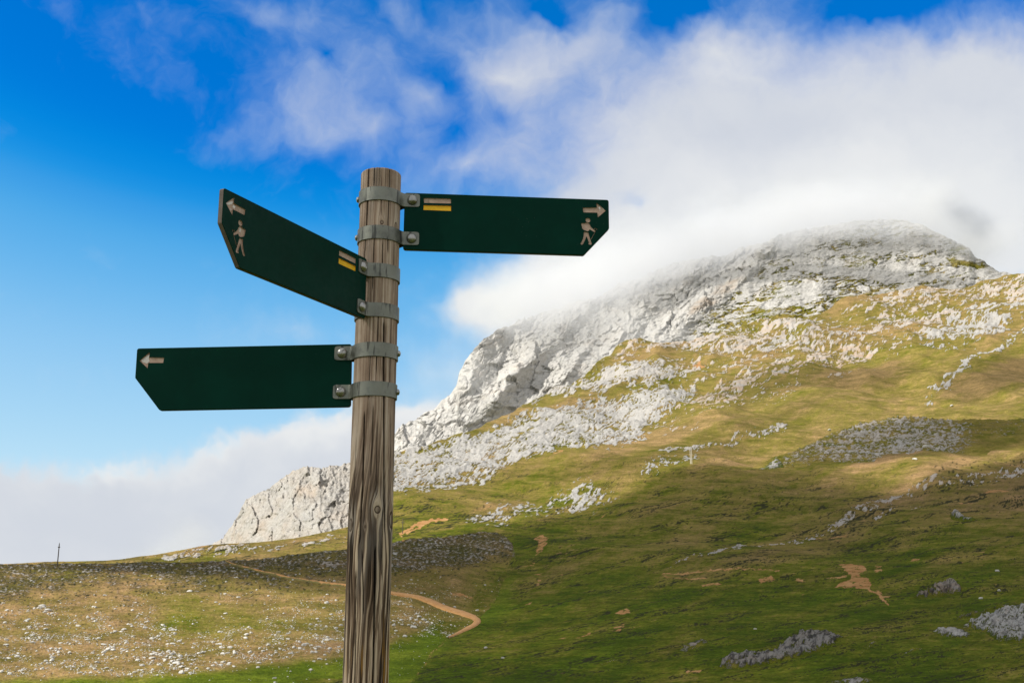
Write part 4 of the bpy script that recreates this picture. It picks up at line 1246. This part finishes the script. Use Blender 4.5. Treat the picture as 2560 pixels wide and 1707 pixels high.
R_ = math.radians
CHIP_A = [[(2110, 278), (2122, 272), (2130, 290), (2124, 300), (2112, 296)], [(2116, 303), (2126, 306), (2124, 318), (2119, 312)], [(2128, 262), (2150, 284), (2168, 306), (2163, 308), (2140, 284)]]
CHIP_B = [[(2098, 270), (2140, 292), (2172, 312), (2150, 318), (2110, 300), (2096, 285)], [(2060, 300), (2088, 296), (2096, 316), (2070, 322)], [(2102, 338), (2116, 330), (2112, 350)], [(1974, 452), (1992, 446), (1996, 478), (1980, 480)]]
CHIP_C = [[(2094, 262), (2112, 268), (2166, 310), (2150, 326), (2108, 338), (2086, 318), (2096, 296)]]
S1 = sign('sign_board', 'upper green board pointing right, with stripes, arrow and hiker', R_(4.65), R_(-.30), 1.21884, .68353, .19767, .0793, .1024, .0861, 1, chips=CHIP_A)
S2 = sign('sign_board', 'middle green board swung towards the viewer', R_(244.88), R_(-.42), .96486, .69394, .19769, .0805, .0969, .0812, -1, chips=CHIP_B)
S3 = sign('sign_board', 'lowest green board pointing left, with only an arrow', R_(178.47), R_(-.90), .70017, .69312, .20362, .0754, .0967, .0853, -1, hiker=False, stripes=False, chips=CHIP_C)
for S, hs in ((S1, (1.2897, 1.1574)), (S2, (1.0290, .8984)), (S3, (.7700, .6448))):
    for h in hs:
        clamp(S[0], S[1], h, S[3])

# ------------------------------------------------------------------ track
def build_track():
    cl = [(561, 1405), (604, 1421), (677, 1437), (774, 1452), (863, 1466), (925, 1475), (977, 1482), (1035, 1491), (1093, 1508), (1152, 1522), (1184, 1533), (1196, 1545), (1184, 1557), (1155, 1572), (1119, 1594)]
    t = np.arange(len(cl)); tt = np.linspace(0, len(cl) - 1, 260)
    x = np.interp(tt, t, [p[0] for p in cl]); y = np.interp(tt, t, [p[1] for p in cl])
    k = np.ones(9) / 9
    xs = np.convolve(np.pad(x, 4, 'edge'), k, 'valid'); ys = np.convolve(np.pad(y, 4, 'edge'), k, 'valid')
    hw = np.interp(tt, [0, 3, 5.5, 6.5, 8, 10, 11, 12.5, 14], [1.2, 1.8, 2.6, 4.2, 6.0, 6.5, 8.0, 5.0, 2.2]) * (1 + .22 * fbm(tt * 2.1, tt * 0, 3, seed=601))
    rows = []
    nx = -np.gradient(ys); ny = np.gradient(xs); ln_ = np.hypot(nx, ny); nx /= ln_; ny /= ln_
    steep = .55
    for s, up in ((-1.25, -.5), (-1, .12), (-.5, .22), (0, .28), (.5, .22), (1, .12), (1.25, -.5)):
        jit = 1 + .15 * fbm(tt * 3.3, tt * 0 + s * 5, 3, seed=603)
        px_ = xs + nx * hw * s * jit * 1.0; py_ = ys + ny * hw * s * jit * (.35 + .65 * np.abs(ny))
        P = knoll_point(px_, py_)
        r = np.hypot(P[:, 0], P[:, 1])
        P[:, 2] += up * 1.9 * r / 300
        rows.append(P)
    P = np.stack(rows, 0)[::-1]
    sv = np.array([1.25, 1, .5, 0, -.5, -1, -1.25])[:, None] + 0 * xs[None]
    wear = np.interp(tt, [0, 3, 5, 6, 7, 13.2, 14], [.40, .52, .60, .80, 1.0, .95, .45])[None] - .55 * np.abs(sv) ** 2 * .6 - .22 * np.exp(-(sv / .28) ** 2) * (tt > 11)[None]
    m, N, bs = new_mat('track_earth')
    pos = N.n('ShaderNodeNewGeometry').outputs['Position']
    n = N.noise(pos, .5, 8, .68); n2 = N.noise(pos, 1.4, 6, .7)
    so = N.ramp(n2, [(.3, (.34, .155, .042)), (.5, (.50, .255, .085)), (.72, (.58, .36, .17))])
    tu = N.ramp(n2, [(.3, (.09, .085, .02)), (.7, (.22, .18, .06))])
    k = N.mapr(N.math('ADD', N.attr('wear').outputs['Fac'], N.math('MULTIPLY_ADD', n, 1.3, -.65)), .28, .46)
    N.l(N.mix(k, tu, so), bs.inputs['Base Color'])
    bs.inputs['Roughness'].default_value = .95
    o = obj('dirt_track', grid_mesh('dirt_track', P, True, {'wear': wear}), [m])
    tag(o, 'orange earth track winding over the stony hill and bending back by the valley', 'track', kind='structure')
build_track()

# ------------------------------------------------------------------ stones
def stone_material(name, ramp_):
    m, N, bs = new_mat(name)
    pos = N.n('ShaderNodeNewGeometry').outputs['Position']
    n = N.noise(pos, 2.6, 7, .65)
    N.l(N.ramp(n, ramp_), bs.inputs['Base Color'])
    bs.inputs['Roughness'].default_value = .95
    bs.inputs['Specular IOR Level'].default_value = .15
    return m
M_stone = stone_material('white_limestone', [(.28, (.30, .285, .26)), (.45, (.50, .485, .455)), (.7, (.66, .65, .615))])
def stone_shape(seed, sub=2):
    rng = random.Random(seed)
    b = bmesh.new()
    bmesh.ops.create_icosphere(b, subdivisions=sub, radius=1.0)
    cuts = [(Vector((rng.gauss(0, 1), rng.gauss(0, 1), rng.gauss(0, .8))).normalized(), rng.uniform(.55, .85)) for _ in range(8)]
    for v in b.verts:
        for nrm, d in cuts:
            k = v.co.dot(nrm)
            if k > d:
                v.co -= nrm * (k - d)
        v.co.x *= 1.2
        v.co.z *= .72
    V = np.array([v.co[:] for v in b.verts])
    Fc = [tuple(q.index for q in f.verts) for f in b.faces]
    b.free()
    return V, Fc
def build_stones():
    rng = np.random.RandomState(12)
    big = [stone_shape(k, 2) for k in range(6)]
    small = [stone_shape(50 + k, 1) for k in range(8)]
    meshes = [raw_mesh('white_stone', V, Fc) for V, Fc in big]
    for me in meshes:
        me.materials.append(M_stone)
    def dens(x, y):
        h = (y - K_S(x)) / 300
        d = .30 + .9 * sstep(h, .30, .55) * sstep(y, 1705, 1670)
        cl = perlin(x / 55, y / 22, 701) + .6 * perlin(x / 20, y / 9, 703)
        d = d * np.clip(.38 + 1.9 * cl + 1.2 * perlin(x / 9, y / 5, 709), .02, 2.2)
        foot = 1690 - 60 * sstep(x, 400, 860) - 40 * sstep(x, 860, 1000)
        d = d * np.where(y > foot, .10, 1)
        d = d * np.where(x > 1130, .15, 1) * np.where((x > 985) & (x < 1130), .8, 1)
        hol = ((x - 520) / 130) ** 2 + ((y - 1540) / 40) ** 2
        return d * np.where(hol < 1, .25, 1)
    pts = []
    X = rng.uniform(-90, 1270, 90000); Y = rng.uniform(1335, 1735, 90000)
    ok = (Y > K_S(X) + 4) & (Y < K_V(X) - 14) & (rng.uniform(0, 1.5, 90000) < dens(X, Y))
    X, Y = X[ok], Y[ok]
    size = .85 * rng.pareto(2.6, len(X)) + .50                     # on the survey sheet: half width
    size = np.minimum(size, 4.6)
    size *= .72 + .55 * sstep(Y, 1400, 1680)
    named = [(105, 1515, 7), (120, 1527, 8), (98, 1522, 5), (112, 1533, 5), (440, 1660, 8), (452, 1668, 6), (436, 1672, 5), (455, 1682, 9), (466, 1676, 4), (428, 1664, 4), (446, 1652, 5), (262, 1490, 4), (596, 1495, 6), (474, 1479, 6),
             (760, 1615, 7), (748, 1606, 5), (768, 1609, 4), (800, 1648, 5), (790, 1632, 4), (812, 1637, 4), (816, 1506, 7), (840, 1573, 6), (852, 1565, 5), (616, 1588, 6), (628, 1583, 5), (310, 1575, 6), (196, 1563, 5), (265, 1626, 6), (380, 1636, 6), (388, 1632, 5), (520, 1672, 5), (355, 1664, 5),
             (350, 1662, 4), (156, 1660, 4), (105, 1672, 5), (1048, 1540, 6), (1060, 1546, 7), (1040, 1548, 5), (1068, 1552, 5), (1052, 1553, 4), (1034, 1568, 8), (1022, 1562, 4), (1002, 1550, 5), (1006, 1562, 4), (1075, 1543, 4), (990, 1575, 4), (720, 1598, 5), (684, 1600, 4), (700, 1622, 4)]
    n_ind = 300 - len(named)
    order = np.argsort(-size)
    ind = [(X[i], Y[i], size[i]) for i in order[:n_ind]] + named
    rest = order[n_ind:n_ind + 14000]
    lab = 'white limestone stone lying in the dry turf of the stony hill'
    for i, (x, y, s) in enumerate(ind):
        p = knoll_point(np.array([x]), np.array([y]))[0]
        r = math.hypot(p[0], p[1]); w = s * r / F
        o = bpy.data.objects.new('white_stone', meshes[i % 6])
        col.objects.link(o)
        o.location = (p[0], p[1], p[2] + .18 * w)
        q = rng.uniform(.8, 1.2, 3)
        o.scale = (w * q[0], w * q[1], w * .85 * q[2])
        o.rotation_euler = (rng.uniform(-.2, .2), rng.uniform(-.2, .2), rng.uniform(0, 6.28))
        tag(o, lab, 'stone', 'white stones scattered over the stony hill')
    P = knoll_point(X[rest], Y[rest]); r = np.hypot(P[:, 0], P[:, 1]); w = size[rest] * r / F
    AV, AF, off = [], [], 0
    for k in range(len(rest)):
        V, Fc = small[k % 8]
        a = rng.uniform(0, 6.28); c, s = math.cos(a), math.sin(a)
        q = V * (w[k] * rng.uniform(.8, 1.2, 3))
        q = np.stack([q[:, 0] * c - q[:, 1] * s, q[:, 0] * s + q[:, 1] * c, q[:, 2] + .25 * w[k]], -1) + P[k]
        AV.append(q); AF.append(np.array(Fc) + off); off += len(V)
    AV = np.concatenate(AV); AF = np.concatenate(AF)
    me = bpy.data.meshes.new('small_stones')
    me.vertices.add(len(AV)); me.vertices.foreach_set('co', AV.reshape(-1).astype(np.float32))
    me.loops.add(AF.size); me.loops.foreach_set('vertex_index', AF.reshape(-1).astype(np.int32))
    me.polygons.add(len(AF)); me.polygons.foreach_set('loop_start', np.arange(0, AF.size, 3, dtype=np.int32))
    me.update(calc_edges=True)
    o = obj('small_stones', me, [M_stone])
    tag(o, 'thousands of small pale stones strewn over the stony hill', 'stones', kind='stuff')
    # boulders on the green slope
    for x, y, s, lb in [(2495, 1440, 5, 'small white boulder alone on green turf near the right edge, above the pale outcrop'), (2499, 1491, 4.5, 'small white boulder on turf just above the big pale outcrop on the right'), (2453, 1508, 5, 'small white boulder beside the brown crag, left of the two on the right'),
                        (1889, 1594, 4, 'lone white boulder on green grass above the dark ridged crag'), (2290, 1181, 5, 'white boulder on lit turf under the grey rise'), (2315, 1119, 9, 'large white boulder on the grey scree of the rise'), (2345, 1122, 5, 'smaller white boulder right of the large one on the grey scree'), (1930, 1098, 4, 'lone pale boulder on sunlit turf left of the grey rise'), (2074, 1076, 5, 'pale boulder on the crest line left end of the grey rise'),
                        (1214, 1622, 4, 'lone white boulder in the green valley below the bend of the track'), (1257, 1650, 3.5, 'small pale boulder low in the green valley right of the post'), (2380, 1020, 5, 'pale boulder on the lit slope just behind the crest of the grey rise')]:
        p = (hill_point(np.array([x]), np.array([y]))[0] if not (1040 < y < 1160 and x > 2060) else at(np.array([x]), np.array([y]), rise_r(np.array([float(x)]), np.array([float(y)])))[0])
        r = math.hypot(p[0], p[1]); w = s * r / F
        o = bpy.data.objects.new('boulder', meshes[int(x) % 6]); col.objects.link(o)
        o.location = (p[0], p[1], p[2] + .3 * w); o.scale = (w * 1.1, w, w * .95); o.rotation_euler = (0, .1, x * .37)
        tag(o, lb, 'boulder', 'boulders on the grass slope')
build_stones()

# ------------------------------------------------------------------ rock outcrops on the lower slope
M_crag = terrain_material('outcrop_rock', 1.3, .9, 1.15, .88)
def outcrop(label, poly, rise, den, grey, tint, seed, back=1.0, lx=16, ly=8, soilf=0.0, surf=None):
    xs_ = [p[0] for p in poly]; ys_ = [p[1] for p in poly]
    st = 1.6
    gx = np.arange(min(xs_) - 8, max(xs_) + 9, st); gy = np.arange(max(ys_) + 6, min(ys_) - 7, -st)
    X, Y = np.meshgrid(gx, gy)
    wob = fbm(X / 22, Y / 14, 4, seed=seed)
    sd = signed(X + wob * 9, Y + wob * 5, poly)
    prof = sstep(sd, -3, 13)
    P = hill_point(X, Y) if surf is None else surf(X, Y)
    px = np.hypot(P[..., 0], P[..., 1]) / F
    c_ = rough(X, Y, lx * 1.6, ly * 1.4, seed + 3, 5, .35)
    c2_ = rough(X, Y, 9, 6, seed + 4, 4, .3)
    g_ = ridged((X * .94 - Y * .34) / lx + wob * .6, (X * .34 + Y * .94) / ly, 4, .6, seed=seed + 5)
    f_ = facets(X + wob * 6, Y * 1.5 + wob * 5, 17, seed + 21) + .45 * facets(X + wob * 4, Y * 1.5, 7, seed + 23)
    h = prof * (rise * (.50 + .45 * fbm(X / 40, Y / 30, 3, seed=seed + 9)) + rise * .34 * g_ + rise * .14 * c_ + rise * .20 * f_ + rise * .06 * c2_) - (1 - prof) * 3.5
    P[..., 2] += h * px
    c3_ = rough(X, Y, 15, 7, seed + 6, 4, .35)
    rk = prof * (den - .02 + .55 * c_ + .16 * g_ + .62 * c3_)
    cre = creases(X, Y, lx * 1.5, ly * 1.2, seed + 15, .35, 5, .06)
    a = to_attrs(rk - .55 * cre, soilf * sstep(c_, .1, .4) * prof, .22 + .25 * wob, .45 + 0 * X, tint + .5 * sstep(c_, .1, .5), grey * .62 + .60 * sstep(rough(X, Y, 20, 7, seed + 31, 5, .35), -.10, .35) + .35 * sstep(g_, .3, -.2) + .4 * cre, 0 * X)  # grey also darkens hollows and creases, relief shade put into the colour
    keep = (prof[:-1, :-1] + prof[1:, 1:] + prof[1:, :-1] + prof[:-1, 1:]) > 0.02
    me = grid_mesh('rock_outcrop', P, True, a, keep)
    b = bmesh.new(); b.from_mesh(me)
    bmesh.ops.delete(b, geom=[v for v in b.verts if not v.link_faces], context='VERTS')
    b.to_mesh(me); b.free()
    o = obj('rock_outcrop', me, [M_crag])
    tag(o, label, 'rock outcrop')
outcrop('dark ridged rock outcrop in the bottom right of the grass slope', [(1790, 1682), (1800, 1666), (1822, 1650), (1876, 1642), (1931, 1646), (1954, 1630), (2000, 1603), (2047, 1598), (2082, 1603), (2117, 1614), (2082, 1638), (2028, 1657), (1950, 1669), (1873, 1683), (1815, 1683)], 17, .86, .80, .25, 901)
outcrop('large pale broken rock outcrop at the right edge', [(2400, 1588), (2420, 1570), (2450, 1552), (2500, 1535), (2560, 1522), (2630, 1516), (2700, 1528), (2740, 1560), (2715, 1605), (2640, 1634), (2560, 1628), (2500, 1627), (2475, 1610), (2460, 1600)], 15, .72, .12, .0, 911, lx=13, ly=9)
outcrop('low pale rock slab left of the large pale outcrop', [(2322, 1596), (2345, 1584), (2380, 1582), (2420, 1592), (2440, 1608), (2420, 1617), (2380, 1616), (2345, 1610)], 10, .70, .22, .05, 921)
outcrop('long dark earthy bank above the large pale outcrop', [(2370, 1562), (2400, 1548), (2450, 1534), (2510, 1518), (2600, 1500), (2640, 1505), (2560, 1524), (2480, 1545), (2430, 1560), (2395, 1568)], 9, .46, .80, .6, 931, soilf=.25)
outcrop('brown pointed crag standing alone above the right hand outcrops', [(2268, 1514), (2290, 1500), (2330, 1486), (2352, 1472), (2372, 1463), (2390, 1468), (2412, 1484), (2408, 1498), (2370, 1505), (2320, 1514)], 18, .74, .68, .7, 941, soilf=.15)
outcrop('small dim rock ledge left of the dark ridged outcrop', [(1690, 1646), (1702, 1628), (1728, 1614), (1760, 1611), (1788, 1618), (1760, 1632), (1720, 1648)], 8, .58, .70, .4, 951)
outcrop('short white rock streak between the dark and the pale outcrops', [(2140, 1654), (2160, 1638), (2178, 1624), (2204, 1620), (2210, 1626), (2180, 1640), (2150, 1658)], 7, .56, .05, .0, 961)
outcrop('low line of white rocks at the foot of the right hand slope', [(2208, 1658), (2250, 1648), (2290, 1636), (2325, 1632), (2324, 1642), (2280, 1653), (2230, 1660)], 8, .56, .03, .0, 971)
outcrop('cream rock knob on the shaded slope under the row of stones', [(2372, 1308), (2378, 1290), (2390, 1280), (2402, 1290), (2412, 1300), (2450, 1305), (2452, 1312), (2400, 1316)], 13, .66, .08, .15, 981)
outcrop('pale rock tor at the left end of the grey rise', [(1880, 1176), (1920, 1160), (1934, 1143), (1948, 1140), (1960, 1154), (1962, 1170), (1935, 1178), (1900, 1182)], 8, .70, .18, .1, 991, surf=lambda x, y: at(x, y, rise_r(x, y) * .999))
outcrop('small white rocks below the pale tor', [(1945, 1196), (1962, 1186), (1982, 1180), (1984, 1188), (1960, 1200)], 7, .62, .05, .1, 996)
outcrop('flat grey rock at the very bottom of the slope', [(2060, 1712), (2090, 1701), (2140, 1695), (2180, 1699), (2190, 1712), (2120, 1724)], 7, .66, .40, .1, 1001)
outcrop('low stones at the bottom centre of the green slope', [(1470, 1668), (1500, 1660), (1530, 1652), (1562, 1656), (1555, 1664), (1500, 1672)], 6, .50, .35, .15, 1011)

# ------------------------------------------------------------------ utility poles
M_pole = mat_plain('pole_timber', (.10, .085, .07), .85)
M_pale = mat_plain('pale_pole', (.62, .57, .48), .8)
def pole(label, base, hpx, kind, mat, rad=.13):
    rt = empty('utility_pole', tuple(base))
    tag(rt, label, 'utility pole', 'utility poles across the slope')
    r = math.hypot(base[0], base[1]); Hh = hpx * r / F
    def tube(name, p, q, ra, rb):
        p, q = Vector(p), Vector(q); a = (q - p).normalized(); t1 = a.orthogonal().normalized(); t2 = a.cross(t1)
        V = [c + (t1 * math.cos(k * math.pi / 4) + t2 * math.sin(k * math.pi / 4)) * rr for c, rr in ((p, ra), (q, rb)) for k in range(8)]
        Fc = [(k, (k + 1) % 8, 8 + (k + 1) % 8, 8 + k) for k in range(8)] + [tuple(range(8))[::-1], tuple(range(8, 16))]
        me = raw_mesh(name, V, Fc); fix_normals(me)
        return obj(name, me, [mat], rt)
    if kind == 'double':
        sp = 3.4 * r / F
        for s in (-.5, .5):
            tube('leg', (s * sp, 0, -1), (s * sp, 0, Hh), rad, rad * .8)
        tube('crossarm', (-sp * 1.1, 0, Hh * .58), (sp * 1.1, 0, Hh * .58), rad * .6, rad * .6)
        tube('crossarm', (-sp * 1.3, 0, Hh * .93), (sp * 1.3, 0, Hh * .93), rad * .6, rad * .6)
    else:
        tube('pole', (0, 0, -2), (0, 0, Hh), rad, rad * .75)
        w = 2.4 * r / F if kind == 'small' else 4.5 * r / F
        tube('crossarm', (-w, -.02, Hh * (.86 if kind == 'small' else .72)), (w, -.02, Hh * (.86 if kind == 'small' else .72)), rad * .7, rad * .7)
        tube('insulator', (0, 0, Hh), (0, 0, Hh + .35), rad * .5, rad * .3)
pb = knoll_point(np.array([143.]), np.array([1416.]))[0]
pole('thin dark utility pole on the skyline of the stony hill at the far left', pb, 50, 'small', M_pole, .16)
pole('small dark utility pole with crossarm just right of the signpost', hill_point(np.array([1006.]), np.array([1349.]))[0], 37, 'cross', M_pole, .20)
pole('pale double legged utility pole on the sunlit edge of the slope', hill_point(np.array([1729.5]), np.array([1192.]))[0], 40, 'double', M_pale, .32)
pole('thin dark utility pole at the foot of the white cliff', hill_point(np.array([679.]), np.array([1366.]))[0], 26, 'small', M_pole, .16)

# ------------------------------------------------------------------ clouds
def volume_mat(name, density, color=(.98, .985, 1.0), aniso=0.0):
    m = bpy.data.materials.new(name); m.use_nodes = True
    N = NT(m.node_tree)
    out = N.n('ShaderNodeOutputMaterial'); v = N.n('ShaderNodeVolumePrincipled')
    v.inputs['Color'].default_value = color + (1,)
    v.inputs['Anisotropy'].default_value = aniso
    if isinstance(density, float):
        v.inputs['Density'].default_value = density
    N.l(v.outputs[0], out.inputs['Volume'])
    return m, N, v
def shade_cloud(label, poly, surf, alt, thick, ramp_m, tau, cell, seed):
    """a flat bank of cloud drifting between the sun and the slope"""
    pts = []
    for (x0, y0), (x1, y1) in zip(poly, poly[1:] + poly[:1]):
        n = max(1, int(math.hypot(x1 - x0, y1 - y0) / 40))
        pts += [(x0 + (x1 - x0) * k / n, y0 + (y1 - y0) * k / n) for k in range(n)]
    P = surf(np.array([p[0] for p in pts], float), np.array([p[1] for p in pts], float))
    k = (alt - P[:, 2]) / SD[2]
    Q = P[:, :2] + SD[None, :2] * k[:, None]
    return cloud_bank(label, [tuple(q) for q in Q], alt, thick, ramp_m, tau, cell, seed)
def cloud_bank(label, pl, alt, thick, ramp_m, tau, cell, seed):
    Q = np.array(pl)
    x0, y0 = Q.min(0) - ramp_m; x1, y1 = Q.max(0) + ramp_m
    gx = np.arange(x0, x1 + cell, cell); gy = np.arange(y0, y1 + cell, cell)
    X, Y = np.meshgrid(gx, gy)
    w = fbm(X / (ramp_m * 1.2), Y / (ramp_m * 1.2), 4, seed=seed)
    d = segdist(X, Y, pl, True); d = np.where(inside(X, Y, pl), d, -d)
    th = sstep(d + w * ramp_m * .55, -.5 * ramp_m, .6 * ramp_m) * (1 + .35 * fbm(X / (ramp_m * 2), Y / (ramp_m * 2), 3, seed=seed + 3))
    on = th > .01
    fq = on[:-1, :-1] & on[1:, 1:] & on[1:, :-1] & on[:-1, 1:]
    idx = -np.ones(X.shape, int)
    use = np.zeros(X.shape, bool)
    use[:-1, :-1] |= fq; use[1:, 1:] |= fq; use[1:, :-1] |= fq; use[:-1, 1:] |= fq
    n = use.sum(); idx[use] = np.arange(n)
    xv, yv, tv = X[use], Y[use], np.maximum(th[use], .012) * thick
    V = np.concatenate([np.stack([xv, yv, alt + tv * .65], -1), np.stack([xv, yv, alt - tv * .35], -1)])
    j, i = np.nonzero(fq)
    a, b, c, e = idx[j, i], idx[j, i + 1], idx[j + 1, i + 1], idx[j + 1, i]
    Fq = [tuple(q) for q in np.stack([a, b, c, e], -1)] + [tuple(q) for q in (np.stack([e, c, b, a], -1) + n)]
    from collections import Counter
    ec = Counter()
    for q in Fq[:len(a)]:
        for k in range(4):
            ec[(q[k], q[(k + 1) % 4])] += 1
    for (p, q) in list(ec):
        if (q, p) not in ec:
            Fq.append((q, p, p + n, q + n))
    me = raw_mesh('cloud', V, Fq, True)
    m, N, v = volume_mat('cloud_bank', float(tau / thick))
    o = obj('cloud', me, [m])
    tag(o, label, 'cloud', kind='stuff')
SHADE_A = [(1800, 1190), (1735, 1204), (1640, 1238), (1560, 1262), (1440, 1300), (1370, 1326), (1318, 1360), (1310, 1420), (1300, 1480), (1290, 1550), (1240, 1600), (1190, 1650), (1160, 1720), (1160, 1840), (1600, 1840), (3000, 1840), (3000, 1190), (2620, 1150), (2420, 1200), (2330, 1232), (2180, 1252), (2020, 1240), (1900, 1208), (1800, 1180)]
shade_cloud('cloud bank whose shadow lies over the lower right slope', SHADE_A, hill_point, 500, 130, 20, 2.6, 7, 1101)
SHADE_B = [(170, 1403), (340, 1400), (557, 1398), (700, 1386), (867, 1368), (983, 1350), (1132, 1334), (1240, 1330), (1284, 1370), (1270, 1440), (1200, 1490), (1080, 1500), (980, 1490), (870, 1474), (700, 1446), (500, 1430), (330, 1428), (200, 1424)]
shade_cloud('thin strip of cloud shading the crest of the stony hill', SHADE_B, knoll_point, 260, 60, 9, 2.2, 3, 1111)
SHADE_C = [(2000, 1165), (2010, 1135), (2050, 1105), (2120, 1078), (2200, 1055), (2300, 1040), (2640, 1040), (2640, 1120), (2480, 1110), (2380, 1150), (2250, 1165), (2150, 1165)]
shade_cloud('cloud bank shading the grey rise', SHADE_C, lambda x, y: at(x, y, rise_r(x, y)), 1300, 160, 24, 1.35, 8, 1121)
SHADE_D = [(1650, 862), (1726, 796), (1850, 705), (1930, 655), (2060, 630), (2200, 622), (2330, 648), (2440, 690), (2500, 712), (2220, 748), (2080, 785), (1990, 816), (1830, 845), (1740, 862)]
shade_cloud('cloud bank shading the grey face of the mountain', SHADE_D, lambda x, y: at(x, y, 3600 + 0 * x), 2700, 260, 110, .85, 34, 1131)
k_ = 620 / SD[2]
cc = (SD[0] * k_ - .4, SD[1] * k_ + 3.4)
cloud_bank('small cloud shading the signpost', [(cc[0] + 62 * math.cos(a), cc[1] + 62 * math.sin(a)) for a in np.linspace(0, 2 * math.pi, 24, endpoint=False)], 620, 80, 24, 1.25, 5, 1141)

def mist(label, blobs, sigma, scale, seed, step):
    """ragged cloud hanging on the mountain: an uneven scattering volume inside one closed hull"""
    b = bmesh.new()
    for c, rad, gn in blobs:
        for u in np.linspace(0, 2 * math.pi, 10, endpoint=False):
            for w in (-1.2, -.6, 0, .6, 1.2):
                b.verts.new((c[0] + rad[0] * math.cos(u) * math.cos(w), c[1] + rad[1] * math.sin(u) * math.cos(w), c[2] + rad[2] * math.sin(w)))
    ret = bmesh.ops.convex_hull(b, input=b.verts)
    bmesh.ops.delete(b, geom=[v for v in b.verts if not v.link_faces], context='VERTS')
    bmesh.ops.recalc_face_normals(b, faces=b.faces)
    me = bpy.data.meshes.new('cloud'); b.to_mesh(me); b.free()
    m, N, v = volume_mat('mountain_cloud', None, (.925, .94, .975))
    tc = N.n('ShaderNodeTexCoord').outputs['Object']
    acc = None
    for c, rad, gn in blobs:
        mp = N.n('ShaderNodeMapping', vector_type='TEXTURE')
        mp.inputs['Location'].default_value = tuple(c); mp.inputs['Scale'].default_value = tuple(rad)
        N.l(tc, mp.inputs['Vector'])
        g = N.n('ShaderNodeTexGradient', gradient_type='QUADRATIC_SPHERE'); N.l(mp.outputs[0], g.inputs[0])
        acc = N.math('MULTIPLY_ADD', g.outputs[1], gn, 0.0 if acc is None else acc)
    nz = N.noise(N.vmath('MULTIPLY', tc, (1, 1, 1.5)), scale, 6, .62, .4)
    nz = N.math('ADD', N.math('MULTIPLY', nz, .68), N.math('MULTIPLY', N.noise(tc, scale * 3.1, 5, .62, .6), .32))
    d = N.math('ADD', acc, N.math('MULTIPLY_ADD', nz, 2.5, -1.45))
    N.l(N.math('MULTIPLY', N.mapr(d, -.1, 1.0), sigma), v.inputs['Density'])
    o = obj('cloud', me, [m])
    tag(o, label, 'cloud', kind='stuff')
def B(x, y, r, a, dpt, z, g=1.3):
    return tuple(at(np.array([x], float), np.array([y], float), r)[0]), (a, dpt, z), g
mist('ragged white cloud wrapping the ridge and summit', [B(1280, 770, 3050, 240, 330, 170, 1.45), B(1400, 730, 3200, 300, 380, 220, 1.5), B(1530, 695, 3420, 320, 420, 240, 1.75), B(1670, 650, 3580, 320, 420, 250, 1.85), B(1800, 608, 3700, 310, 420, 240, 1.75), B(1940, 570, 3780, 330, 430, 230, 1.6), B(2110, 535, 3880, 380, 430, 215, 1.7), B(2290, 545, 3960, 340, 400, 205, 1.6), B(2450, 610, 3950, 240, 380, 150), B(1450, 830, 2850, 620, 420, 260, .62), B(1150, 930, 2500, 420, 300, 220, .5)], .0050, .0046, 1, 40)
shade_cloud('small cloud dappling the upper pasture by the right edge', [(2350, 985), (2440, 940), (2640, 890), (2640, 1000), (2480, 1010), (2380, 1008)], hill_point, 1900, 160, 50, .75, 16, 1151)
shade_cloud('thin cloud streak shading the slope under the white slabs', [(1420, 1215), (1500, 1180), (1640, 1150), (1780, 1110), (1900, 1060), (2040, 1010), (1980, 1060), (1820, 1125), (1640, 1180), (1480, 1222)], hill_point, 1500, 120, 26, .60, 10, 1161)
shade_cloud('thin cloud shading the pasture in the middle of the upper slope', [(1760, 985), (1960, 930), (2180, 930), (2300, 955), (2160, 985), (1960, 990), (1830, 1030)], hill_point, 2000, 140, 45, .45, 16, 1171)
mist('thin cloud drifting past the foot of the white cliff', [B(480, 1330, 1330, 60, 120, 40), B(530, 1390, 1250, 60, 120, 22), B(430, 1400, 1300, 70, 140, 40)], .006, .02, 2, 20)
